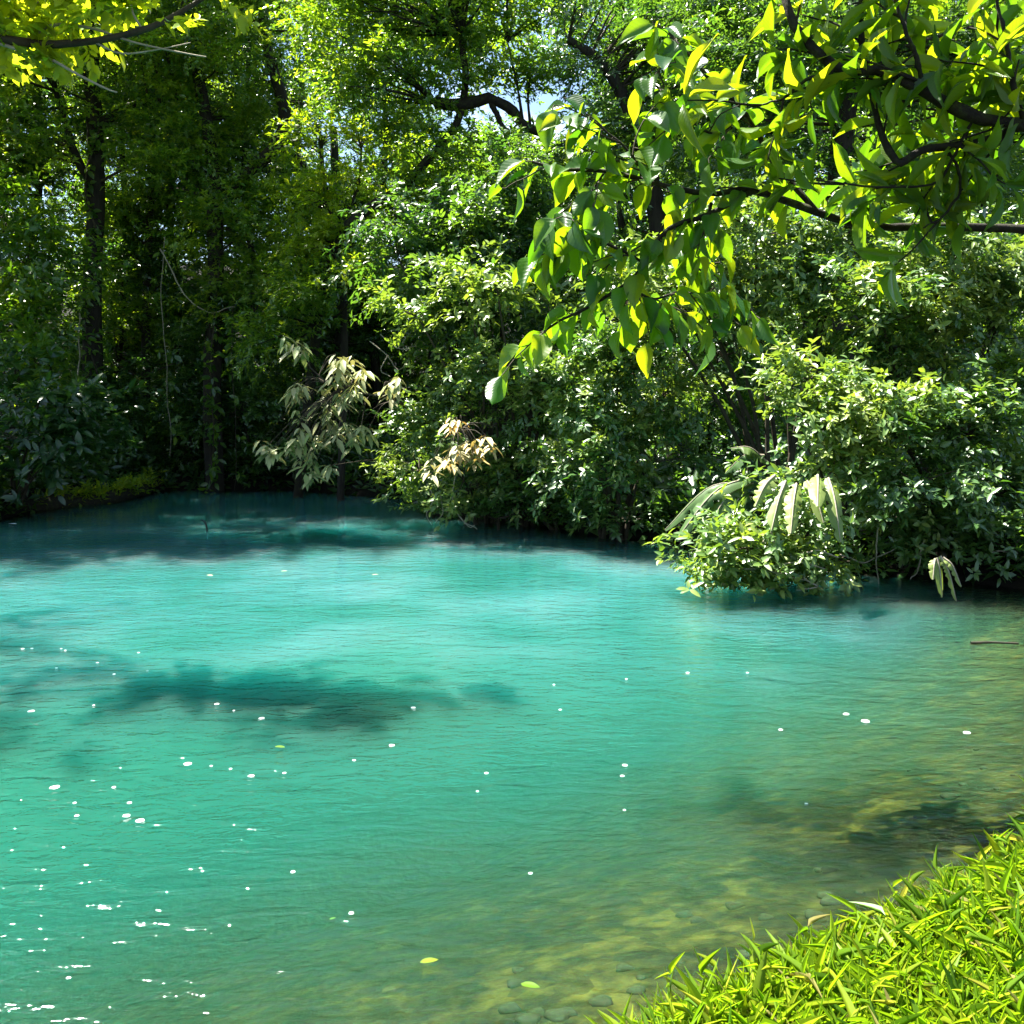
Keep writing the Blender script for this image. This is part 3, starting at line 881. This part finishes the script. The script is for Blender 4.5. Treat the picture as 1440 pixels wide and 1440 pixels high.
# --- banana-like big leaves on the right bank
def big_leaf(parent, p0, p1, sag, width, rnd, name='leaf'):
    p0, p1 = np.asarray(p0), np.asarray(p1)
    mid = (p0 + p1) / 2 + np.array([0, 0, sag])
    n = 22
    P = spline([p0, mid, p1], n)
    T = unit(np.gradient(P, axis=0))
    side = unit(np.cross(T, np.array([.15, -.35, 1.])))
    up = np.cross(side, T)
    V, F, lv = [], [], []
    for i in range(n):
        u = i / (n - 1)
        w = width * .5 * (math.sin(math.pi * min(1, u * .93 + .05)) ** .55)
        for b, v in enumerate((-1, -.5, 0, .5, 1)):
            tear = (1 - (.65 * abs(v) if random.random() < .22 else 0)) * random.uniform(.93, 1.0)
            V.append(P[i] + side[i] * v * w * tear - up[i] * abs(v) ** 1.5 * w * .45)
            lv.append((u, v * .5, rnd))
    for i in range(n - 1):
        for b in range(4):
            k = i * 5 + b
            F.append((k, k + 1, k + 6, k + 5))
    o = mesh_obj(name, np.array(V), np.array(F), M['banana'], parent, lv=lv, smooth=True)
    tb = Tubes()
    tb.add([p0, mid, p1], .014, .004, n=12, seg=5)
    rib = tb.build('midrib', M['paletwig'], o)
    rib.location = (0, 0, 0)
    return o


def plant_big(label, base_px, Y, leaves, width, rnd):
    b = gpt(base_px[0], Y + 2.2)
    t = empty('banana_plant', b, label, 'plant', 'banana-like plants at the water edge')
    tb = Tubes()
    hub = at(base_px[0], base_px[1], Y + .25)
    tb.add([b, (b + hub) / 2 + np.array([.05, 0, 0]), hub], .06, .03, n=8, seg=7)
    tb.build('stalk', M['twig'], t)
    for (x0, y0), (x1, y1), sag, dy in leaves:
        big_leaf(t, at(x0, y0, Y), at(x1, y1, Y + dy), sag, width, rnd + random.uniform(-.15, .15))
    return t


plant_big('banana-like plant with broad sunlit leaves hanging above the trailing branch', (1120, 680), 10.65,
          [((1165, 672), (1182, 762), .10, -.5), ((1135, 676), (1158, 735), .08, -.3), ((1120, 680), (1112, 750), .08, -.5), ((1105, 676), (1085, 745), .06, -.35), ((1090, 668), (1062, 712), .06, -.2), ((1150, 668), (1150, 712), .05, -.6)], .19, .75)
plant_big('dark banana-like plant with drooping leaves in the hollow', (1070, 690), 12.9,
          [((1060, 670), (950, 760), .22, -.2), ((1055, 680), (985, 765), .2, -.3), ((1050, 690), (1015, 765), .15, -.4), ((1080, 650), (1028, 630), .1, 0), ((1075, 640), (1020, 665), .12, .2), ((1060, 680), (935, 745), .26, .3)], .26, .1)  # low leaf tone puts the bushes' shade into the blade colour
plant_big('small fern-like plant with pale drooping blades at the waterline near the right edge', (1325, 790), 10.6,
          [((1322, 782), (1345, 845), .08, -.1), ((1318, 784), (1325, 840), .06, -.1), ((1326, 784), (1352, 825), .07, -.1), ((1315, 786), (1312, 815), .05, -.1)], .11, .9)


# --- overhanging trees close by at the top right
NT = near_template(9, .38, .1, .35, .40, .03)
LT = near_template(9, .48, .1, .3, .45, .03)


def leafy(parent, paths, mat, tmpl, Lm, wr, step, droop, kk=1, spread=(45, 100), start=.15, name='foliage', extra=None):
    arrs = []
    pet = extra or Tubes()
    for P in paths:
        seg = np.linalg.norm(np.diff(P, axis=0), axis=1)
        cum = np.concatenate([[0], np.cumsum(seg)])
        n = max(2, int(cum[-1] * (1 - start) / step))
        tt = np.linspace(cum[-1] * start, cum[-1], n)
        C = np.stack([np.interp(tt, cum, P[:, j]) for j in range(3)], 1)
        T = unit(np.stack([np.interp(tt + .02, cum, P[:, j]) - np.interp(tt - .02, cum, P[:, j]) for j in range(3)], 1) + 1e-6)
        X = unit(np.cross(T, np.array([0, 0, 1.])))
        s = np.where(np.arange(n) % 2 == 0, 1, -1)[:, None]
        for _ in range(kk):
            D = T * rng.uniform(.2, .9, (n, 1)) + X * s * rng.uniform(.4, 1.1, (n, 1)) + np.array([0, 0, -droop]) + rng.normal(0, .28, (n, 3))
            D[:, 2] -= (rng.random(n) < .4) * rng.uniform(.4, 1.6, n)
            D = unit(D)
            Nn = np.array([0, 0, 1.]) + rng.normal(0, .5, (n, 3)) + X * s * -.25
            Lr = Lm * rng.uniform(.65, 1.2, n)
            pl = Lr * .18
            base = C + unit(D + np.array([0, 0, .5])) * pl[:, None]
            for i in range(n):
                pet.add([C[i], base[i]], .0042, .003, n=3, seg=4)
            rnd = np.clip(rng.normal(.5, .28, n), 0, 1)
            arrs.append(leaf_arrays(base, D, Nn, Lr, Lr * wr * rng.uniform(.85, 1.15, n), rnd, tmpl))
            s = -s
    return leaf_obj(name, merge(arrs), M[mat], parent, smooth=True, tubes=pet, tmat=M['twig'])


def wander(p, d, length, n=6, sag=.0, jit=.12):
    pts = [np.asarray(p, float)]
    d = np.asarray(unit(np.asarray(d, float)))
    for i in range(n):
        d = unit(d + rng.normal(0, jit, 3) + np.array([0, 0, -sag]))
        pts.append(pts[-1] + d * length / n)
    return pts


# ovate-leaved tree reaching in from the right
Yb = 6.2
root = np.array([4.75, 6.9, ground_z(4.75, 6.9) - .05])
ob = empty('overhanging_tree', root, 'near tree reaching in from the right with broad pointed backlit leaves', 'tree')
tb = Tubes()
tb.add([root, root + np.array([.1, 0, 1.6]), root + np.array([-.05, -.1, 3.2]), root + np.array([.1, 0, 5.2])], .13, .07, n=16, seg=10, bump=.05)
tb.build('trunk', M['moss'], ob)
limbs_px = [
    ([(1680, 320, .5), (1560, 330, .4), (1440, 322, .3), (1330, 318, .2), (1220, 318, .1), (1150, 300, 0), (1060, 265, 0), (1000, 272, 0), (930, 262, 0), (850, 240, 0), (790, 238, 0), (748, 228, 0)], .022, .006),
    ([(1060, 268, 0), (1000, 300, -.05), (940, 320, -.1), (905, 370, -.1), (880, 400, -.1), (830, 430, -.15), (790, 450, -.15), (760, 470, -.2)], .012, .004),
    ([(1000, 285, 0), (985, 330, .1), (960, 355, .15), (985, 380, .15), (1020, 390, .2)], .008, .003),
    ([(1150, 300, 0), (1090, 230, .1), (1050, 160, .1), (1000, 110, .1), (960, 70, .1), (940, 40, .1)], .014, .005),
    ([(1050, 160, .1), (1010, 190, .05), (970, 170, 0), (930, 130, 0), (905, 105, 0)], .008, .004),
    ([(930, 262, 0), (890, 220, -.1), (860, 190, -.1), (840, 175, -.1)], .006, .003),
    ([(905, 370, -.1), (870, 350, -.2), (830, 340, -.2), (800, 330, -.2)], .006, .003),
    ([(850, 240, 0), (830, 270, -.1), (800, 290, -.1), (790, 310, -.1)], .005, .003),
    ([(880, 400, -.1), (920, 420, 0), (960, 410, .1), (1010, 420, .1)], .006, .003),
]
paths = []
for pl, r0, r1 in limbs_px:
    b = Tubes()
    P = b.add(pxs(pl, Yb), r0 * 1.5, r1 * 1.5, n=22, seg=7, bump=.08, wob=.006)
    b.build('branch', M['moss'], ob)
    if r0 >= .02: P = P[9:]
    paths.append(P)
extra = Tubes()
ep = []
for P in paths:
    for i in range(3, len(P), 4):
        tdir = unit(P[min(i + 1, len(P) - 1)] - P[i - 1])
        q = spline(wander(P[i], tdir + rng.normal(0, .8, 3) * np.array([1, .9, .5]), random.uniform(.20, .46), 4, .12), 8)
        extra.add(q, .006, .003, n=8, seg=5)
        ep.append(q)
leafy(ob, paths + ep, 'broad', NT, .215, .54, .056, .55, extra=extra)

# lance-leaved tree with mossy limbs
Yl = 5.7
root = np.array([4.05, 5.9, ground_z(4.05, 5.9) - .05])
ol = empty('mossy_tree', root, 'near tree with dark mossy limbs and long yellow backlit leaves in the corner', 'tree')
tb = Tubes()
tb.add([root, root + np.array([-.05, .1, 1.2]), root + np.array([.05, .2, 2.4]), root + np.array([.2, .3, 4.2])], .11, .06, n=16, seg=10, bump=.06)
tb.build('trunk', M['moss'], ol)
limbs_px = [
    ([(1690, 290, .2), (1600, 240, .1), (1520, 200, .1), (1440, 175, 0), (1370, 165, 0), (1300, 128, 0), (1240, 100, 0), (1185, 97, 0), (1145, 70, .1), (1115, 25, .1), (1090, -40, .2)], .034, .016),
    ([(1520, 205, .1), (1440, 178, .1), (1400, 195, .1), (1330, 205, .1), (1290, 215, .1), (1262, 232, .1), (1240, 190, .15), (1225, 130, .15), (1212, 60, .15), (1210, -20, .2)], .024, .010),
    ([(1440, 175, 0), (1425, 120, -.1), (1415, 60, -.1), (1400, -10, -.1)], .014, .007),
    ([(1300, 128, 0), (1285, 70, -.1), (1265, 20, -.1), (1260, -40, -.1)], .012, .006),
    ([(1370, 165, 0), (1340, 220, .1), (1310, 260, .1), (1230, 262, .1), (1150, 255, .1)], .008, .004),
    ([(1330, 205, .1), (1350, 260, .2), (1330, 300, .2), (1300, 320, .2)], .008, .004),
    ([(1185, 97, 0), (1140, 110, .1), (1095, 140, .15), (1060, 150, .15)], .009, .004),
    ([(1440, 190, .2), (1400, 250, .3), (1380, 290, .3)], .010, .005),
]
paths = []
for pl, r0, r1 in limbs_px:
    b = Tubes()
    paths.append(b.add(pxs(pl, Yl), r0 * 1.15, r1 * 1.2, n=27, seg=9, bump=.22, wob=.006))
    b.build('limb', M['moss'], ol)
tw = Tubes()
C, A, ps = [], [], []
for pi_, P in enumerate(paths):
    for i in range(2, len(P), 3 if pi_ < 4 else 7):
        tdir = unit(P[min(i + 1, len(P) - 1)] - P[i - 1])
        d = unit(tdir * .5 + rng.normal(0, .9, 3) * np.array([1, .6, .6]) + np.array([-.1, .75, .2]))
        q = spline(wander(P[i], d, random.uniform(.18, .50), 4, .02), 8)
        tw.add(q, .008, .004, n=8, seg=5)
        C.append(q[-1]); A.append(unit(q[-1] - q[-3]) + np.array([0, 0, .35]))
        if random.random() < .6:
            C.append(q[4]); A.append(unit(q[-1] - q[-3]) + np.array([0, 0, .3]))
arr = rosettes(np.array(C), np.array(A), 6, .29, .22, LT, (40, 95), .15, .34, 0, 1)
leaf_obj('foliage', arr, M['lance'], ol, smooth=True, tubes=tw, tmat=M['moss'])

# near branch at the top left corner
Yt = 9.0
root = np.array([-7.5, 3.5, 0])
root[2] = 0
root = np.array([-10.6, 8.0, ground_z(-10.6, 8.0) - .05])
tl = empty('corner_tree', root, 'tree whose pale bare boughs and sunlit leaves reach into the top left corner', 'tree')
tb = Tubes()
tb.add([root, root + np.array([.3, 0, 3]), root + np.array([.8, .2, 6]), root + np.array([1.2, .4, 9])], .2, .1, n=16, seg=9, bump=.05)
tb.build('trunk', M['bark'], tl)
paths = []
jn = root + np.array([.8, .2, 6])
for pl, r0, r1 in [([(-150, 40, 0), (0, 55, 0), (60, 62, 0), (130, 58, 0), (200, 42, 0), (240, 25, 0), (290, -5, 0)], .05, .018),
                   ([(40, 55, 0), (75, 35, 0), (130, 40, 0), (190, 60, 0), (260, 75, 0), (290, 80, 0)], .016, .005),
                   ([(75, 85, 0), (110, 105, 0), (150, 125, 0), (165, 130, 0)], .014, .006), ([(-150, 20, 0), (-20, 55, 0), (75, 88, 0)], .03, .014),
                   ([(130, 58, 0), (170, 75, 0), (220, 70, 0), (268, 60, 0)], .010, .004), ([(0, 55, 0), (20, 20, 0), (60, 0, 0)], .014, .006), ([(200, 42, 0), (185, 10, 0), (190, -40, 0)], .012, .006)]:
    b = Tubes()
    paths.append(b.add(([jn] if pl[0][0] < -100 else []) + pxs(pl, Yt), r0, r1, n=18, seg=6, bump=.06))
    b.build('bough', M['paletwig' if r0 < .04 else 'twig'], tl)
arr, _ = crown_arrays(LB([(30, 8, 55, 18), (110, 5, 50, 16), (190, -5, 45, 14), (20, 40, 28, 10), (150, -50, 150, 30), (-60, 20, 70, 30)], Yt), MT, .14, .6, .55, droop=.3, spl=2.5)
leaf_obj('foliage', arr, M['bright'], tl)


# --- hanging vines
def vine(label, pts, Y, r=.012, mat='twig', leaves=0):
    tb = Tubes()
    P = tb.add(pxs(pts, Y), r, r * .6, n=18, seg=5, wob=.03)
    V, F = np.vstack(tb.V), np.vstack(tb.F)
    t = empty('vine', P[-1], label, 'vine', 'vines hanging in the forest')
    mesh_obj('stem', V, F, M[mat], t, smooth=True)
    if leaves:
        idx = rng.integers(0, len(P), leaves)
        C = P[idx] + rng.normal(0, .07, (leaves, 3))
        A = rng.normal(0, .5, (leaves, 3)) + np.array([0, -.6, .4])
        leaf_obj('foliage', rosettes(C, A, 3, .2, .55, MT, (50, 100), .6, .3, 0, .8), M['forest'], t)


vine('pale orange bare vine looping across the vine-hung trunk', [(225, 350), (245, 390), (270, 425), (300, 440), (330, 430)], 22.8, .02, 'paletwig')
vine('leafy vine climbing the vine-hung trunk', [(310, 360), (302, 450), (296, 540), (300, 620), (294, 690)], 23.2, .02, 'twig', 60)
vine('leafy climber wrapped round the thick straight trunk', [(140, 180), (120, 260), (142, 350), (120, 440), (138, 530)], 24.0, .03, 'twig', 90)
vine('thin pale vine hanging beside the thick straight trunk', [(112, 440), (110, 500), (105, 560), (100, 600)], 23.3, .018, 'paletwig')
vine('thin vine dropping to the water right of the vine-hung trunk', [(330, 400), (326, 520), (332, 600), (330, 688)], 23, .01, 'twig', 14)
vine('long thin vine hanging left of the vine-hung trunk', [(232, 330), (228, 430), (236, 540), (240, 640)], 23, .01, 'paletwig', 14)

# bare twigs dangling in the water under the bright far bush and trailing branch
for lab, Y, lines in [('pale bare twigs dangling into the water below the bright far bush', 15.7,
                       [[(640, 670), (636, 700), (645, 725), (660, 742), (668, 738)], [(618, 690), (622, 720), (612, 736)], [(600, 680), (610, 700), (600, 722), (606, 738)], [(645, 725), (655, 735), (672, 744)]]),
                      ('tangle of pale bare twigs at the waterline under the trailing branch', 10.8,
                       [[(1075, 760), (1060, 790), (1090, 805), (1130, 815)], [(1040, 800), (1080, 800), (1120, 790), (1160, 800)], [(1100, 805), (1095, 822), (1085, 830)], [(1130, 812), (1150, 826), (1120, 830)], [(1120, 780), (1150, 775), (1180, 785)], [(1085, 715), (1088, 760), (1095, 800)]]),
                      ('pale crooked twigs among the shade above the cream palmate leaves', 18,
                       [[(520, 480), (545, 500), (560, 520), (575, 505)], [(535, 470), (560, 490), (585, 485)], [(545, 500), (535, 520), (550, 530)], [(560, 490), (570, 475), (580, 465)]]),
                      ('thin bare twigs hanging by the water under the dark glossy bush', 11.7,
                       [[(1235, 740), (1232, 790), (1236, 836)], [(1180, 780), (1220, 790), (1260, 770)], [(1360, 790), (1400, 775), (1425, 780)], [(1300, 760), (1290, 800), (1280, 815)]])]:
    t = None
    for l in lines:
        P = pxs(l, Y)
        if t is None: t = empty('bare_twigs', P[-1], lab, 'twigs', 'bare twigs by the water')
        b = Tubes()
        b.add(P, .011, .006, n=12, seg=5, wob=.012)
        b.build('twig', M['paletwig'], t)

# --- mossy log and drift wood
Y = 20.6
p = [on_water(20, 735) + np.array([-1.5, 0, .1]), on_water(95, 712) + np.array([0, 0, .06]), on_water(160, 706) + np.array([0, 0, .1]), on_water(222, 690) + np.array([0, 0, .16])]
lg = empty('fallen_log', p[1], 'mossy fallen log lying half in the dark water at the far left shore', 'log')
tb = Tubes(); LP = tb.add(p, .22, .13, n=24, seg=10, bump=.08); tb.build('trunk', M['moss'], lg)
C = LP[rng.integers(6, 24, 160)] + rng.normal(0, .10, (160, 3)) + np.array([0, -.03, .17])
leaf_obj('fern_growth', rosettes(C, np.tile([0, -.3, 1.], (160, 1)) + rng.normal(0, .3, (160, 3)), 7, .16, .28, FT, (30, 95), .2, .3, .2, 1), M['bright'], lg)
tb = Tubes(); tb.add([on_water(291, 748) + np.array([0, 0, -.1]), on_water(291, 748) + np.array([0, 0, .08]), on_water(291, 748) + np.array([-.03, 0, .17]), on_water(291, 748) + np.array([-.10, 0, .21])], .018, .010, n=8, seg=5)
tag(tb.build('water_snag', M['bark']), 'small dark snag poking up through the far water', 'snag')
a, b2 = on_water(1365, 906), on_water(1432, 907)
tb = Tubes(); tb.add([a + np.array([0, 0, .015]), (a + b2) / 2 + np.array([0, 0, .02]), b2 + np.array([0, 0, .015])], .014, .010, n=10, seg=6, bump=.08)
tag(tb.build('floating_stick', M['twig']), 'straight brown stick floating in the shallows near the right edge', 'stick')

# --- floating foam flecks, white specks painting sun glints, and leaves
def fleck(px, py, wpx, label, ang=None):
    c = on_water(px, py)
    s = wpx * np.linalg.norm(c - np.array([0, 0, CAM_H])) / FPX / 2
    n = 12
    ang = random.uniform(-.5, .5) if ang is None else ang
    top, low = [], []
    for i in range(n):
        a = 2 * math.pi * i / n
        r = s * (1 + random.uniform(-.16, .16))
        x, y = r * math.cos(a), r * .95 * math.sin(a)
        x, y = x * math.cos(ang) - y * math.sin(ang), x * math.sin(ang) + y * math.cos(ang)
        low.append((c[0] + x, c[1] + y, -.003)); top.append((c[0] + x * .9, c[1] + y * .9, .0008))
    V = low + top + [(c[0], c[1], .001)]
    F = [(i, (i + 1) % n, n + (i + 1) % n, n + i) for i in range(n)] + [(n + i, n + (i + 1) % n, 2 * n) for i in range(n)]
    o = mesh_obj('foam_glint_fleck', np.array(V), F, M['foam'], smooth=True)
    return tag(o, label, 'foam', 'white flecks drifting on the water')


for px, py, w, lab in [
    (264, 1074, 13, 'long white fleck on open green water right of the left cluster'), (77, 1107, 15, 'slanted white fleck highest of the cluster near the left edge'),
    (178, 1147, 12, 'bright white fleck left of the largest fleck'), (197, 1154, 14, 'largest white fleck, lowest of the left cluster'), (182, 1129, 8, 'small white fleck just above the two largest flecks'),
    (160, 1107, 7, 'small round fleck above the pair of largest flecks'), (105, 1129, 6, 'small fleck below the slanted fleck'), (108, 1147, 7, 'lower small fleck under the slanted fleck'), (44, 1000, 11, 'lone white fleck close to the left edge'),
    (305, 990, 8, 'white fleck on the dark green patch, left of its neighbour'), (368, 1010, 10, 'flat white fleck on the dark green patch, right of its neighbour'), (581, 995, 9, 'white fleck in the middle of the pool above its centre'), (551, 1048, 10, 'flat white fleck near the pool centre, beside three specks'),
    (353, 1091, 10, 'thin pale fleck below the small floating green leaf'), (400, 1087, 7, 'round fleck right of the thin pale fleck'), (297, 1077, 5, 'tiny fleck right of the long white fleck'), (498, 1069, 6, 'small fleck left below the pool centre'),
    (412, 1226, 8, 'single white fleck above the reflected blue sky'), (494, 1284, 8, 'single white fleck beside the reflected blue sky'), (746, 1228, 7, 'single fleck on the murky water left of the grass bank'), (96, 1375, 6, 'single fleck at lower left water'),
    (1217, 1014, 13, 'largest white fleck on the right shallows'), (1190, 1004, 10, 'white fleck just above left of the largest right fleck'), (1360, 1030, 11, 'white fleck over brown shallows near the right edge'), (1098, 1026, 7, 'small fleck left of the right shallows pair'),
    (879, 1076, 9, 'upper of two flecks stacked right of the centre'), (875, 1091, 7, 'lower of two flecks stacked right of the centre'), (878, 1139, 5, 'small fleck below the stacked pair'), (1134, 1130, 6, 'small fleck above the dark shadow in the shallows'),
    (967, 946, 6, 'small fleck beneath the mirrored bright bush'), (1051, 946, 5, 'small fleck beneath the mirrored banana leaves'), (684, 1087, 7, 'small fleck right of the pool centre')]:
    fleck(px, py, w * .85, lab)
for i in range(16):
    px, py = random.uniform(20, 900), random.uniform(905, 1130)
    if i < 9: px, py = random.gauss(120, 70), random.gauss(932, 14)  # this left cluster paints sun glints as white specks
    if px < 5: px = 15
    fleck(px, py, random.uniform(3, 4.6), 'tiny white speck of drifting foam or painted sun glint on the turquoise water')


M['stone'] = noise_mat('river_stone', [(.3, (.03, .026, .014)), (.7, (.10, .085, .045))], 14, bump=.5, bdist=.01)
k = 0
while k < 40:
    px, py = random.uniform(700, 1435), random.uniform(960, 1420)
    c = on_water(px, py)
    dn, df, ins = shore(c[None, :2])
    if not ins[0] or dn[0] > 1.15 or dn[0] < .12:
        continue
    k += 1
    z = ground_z(c[0], c[1]); sz = random.uniform(.014, .045)
    V, F = [], []
    for i in range(6):
        th = math.pi * i / 5
        for j in range(10):
            ph = 2 * math.pi * j / 10
            q = sz * (1 + .16 * math.sin(3 * ph + k) * math.sin(th) + random.uniform(-.05, .05))
            V.append((c[0] + q * math.sin(th) * math.cos(ph) * 1.3, c[1] + q * math.sin(th) * math.sin(ph), z + q * .5 * math.cos(th) + sz * .12))
    for i in range(5):
        for j in range(10):
            F.append((i * 10 + j, i * 10 + (j + 1) % 10, (i + 1) * 10 + (j + 1) % 10, (i + 1) * 10 + j))
    tag(mesh_obj('river_stone', np.array(V), F, M['stone'], smooth=True), 'small brown stone sunk in the clear shallows beside the grass bank', 'stone', 'stones on the river bed')


def float_leaf(px, py, wpx, mat, label, z=.006, rnd=.6):
    c = on_water(px, py)
    if z < 0:
        d = c - np.array([0, 0, CAM_H]); c = np.array([0, 0, CAM_H]) + d * ((CAM_H - z) / CAM_H)
    s = wpx * np.linalg.norm(c - np.array([0, 0, CAM_H])) / FPX
    ang = random.uniform(-.6, .6)
    D = np.array([[math.cos(ang), math.sin(ang), .03]])
    c[2] = z + .012
    arr = leaf_arrays(np.array([c - D[0] * s / 2]), D, np.array([[0, 0, 1.]]), np.array([s]), np.array([s * .5]), np.array([rnd]), near_template(7, .4, .1, .08, .04, .01))
    tag(leaf_obj('fallen_leaf', arr, M[mat], smooth=True), label, 'leaf', 'fallen leaves in the pool')


float_leaf(394, 1054, 15, 'bright', 'small green leaf floating above the thin pale fleck')
float_leaf(604, 1357, 24, 'bright', 'yellow leaf just under the surface right of the reflected sky', rnd=1)
float_leaf(746, 1392, 26, 'grass', 'green leaf floating by the grass bank at the bottom', rnd=.2)
float_leaf(295, 811, 12, 'amber', 'yellow leaf floating on the far turquoise water at the left')
float_leaf(400, 805, 9, 'amber', 'tiny yellow leaf floating right of the far yellow leaf')
float_leaf(528, 810, 9, 'amber', 'tiny yellow leaf floating on the far water below the palmate tree')
float_leaf(18, 738, 12, 'foam', 'pale leaf floating on black water at the left edge')
float_leaf(468, 1297, 9, 'forest', 'tiny dark leaf left of the fleck beside the reflected sky')

# --- grass bank
BT = near_template(6, .22, .1, .35, .18, .0)


def near_pts(n, xr, yr, dmin, dmax):
    out = []
    while len(out) < n:
        P = np.column_stack([rng.uniform(*xr, 4000), rng.uniform(*yr, 4000)])
        dn, df, ins = shore(P)
        k = (~ins) & (dn > dmin) & (dn < dmax)
        out += P[k].tolist()
    return np.array(out[:n])


GPt = near_pts(19000, (-.02, 4.0), (1.2, 5.2), .10, 2.3)
gz = height(GPt)
hgt = rng.uniform(.03, .18, len(GPt)) * (1 + .25 * vnoise(GPt, 3.1, 5)) * np.where(rng.random(len(GPt)) < .05, 1.7, 1.0)
lean = rng.normal(0, .42, (len(GPt), 3)); lean[:, 2] = 1
lean[:, 0] -= .12; lean[:, 1] += .10
arrs = []
lean = unit(lean)
stem_D, stem_P = lean, np.column_stack([GPt, gz])
arrs.append(leaf_arrays(stem_P, stem_D, rng.normal(0, 1, (len(GPt), 3)), hgt, np.full(len(GPt), .006), rng.uniform(.2, .9, len(GPt)), BT))
for j in range(6):
    f = rng.uniform(.35, 1.0, (len(GPt), 1))
    C = stem_P + lean * hgt[:, None] * f
    az = rng.uniform(0, 6.283, len(GPt))
    el = rng.normal(.45, .42, len(GPt))
    D = np.column_stack([np.cos(az) * np.cos(el), np.sin(az) * np.cos(el), np.sin(el)])
    Lr = rng.uniform(.04, .155, len(GPt))
    Nn = np.array([0, 0, 1.]) + rng.normal(0, .4, (len(GPt), 3))
    rnd = np.clip(rng.normal(.5, .22, len(GPt)) + (rng.random(len(GPt)) > .985) * .6, 0, 1)
    arrs.append(leaf_arrays(C, D, Nn, Lr, rng.uniform(.0028, .0070, len(GPt)), rnd, BT))
fb = near_pts(160, (-.02, 4.0), (1.2, 5.0), .12, 2.2)
fb = np.column_stack([fb, height(fb) + rng.uniform(.03, .14, len(fb))])
fa = rosettes(fb, np.array([0, 0, 1.]) + rng.normal(0, .3, fb.shape), 5, .05, .28, BT, (40, 100), .1, .3, 0, .6)
arrs.append(fa)
g = leaf_obj('grass', merge(arrs), M['grass'], smooth=True)
tag(g, 'dense bright green broad bladed grass on the near bank', 'grass', kind='stuff')

# dark bamboo-like tuft at the far end of the grass
C = np.column_stack([rng.uniform(2.45, 3.1, 60), rng.uniform(4.6, 5.1, 60)])
dn, df, ins = shore(C)
C = C[~ins]
C = np.column_stack([C, height(C) + rng.uniform(.05, .2, len(C))])
arr = rosettes(C, np.tile([-.2, 0, 1.], (len(C), 1)) + rng.normal(0, .3, (len(C), 3)), 6, .19, .11, BT, (30, 95), .1, .3, 0, .3)
tag(leaf_obj('reed_tuft', arr, M['forest'], smooth=True), 'dark tuft of narrow leaves between the grass bank and brown shallows', 'plant')
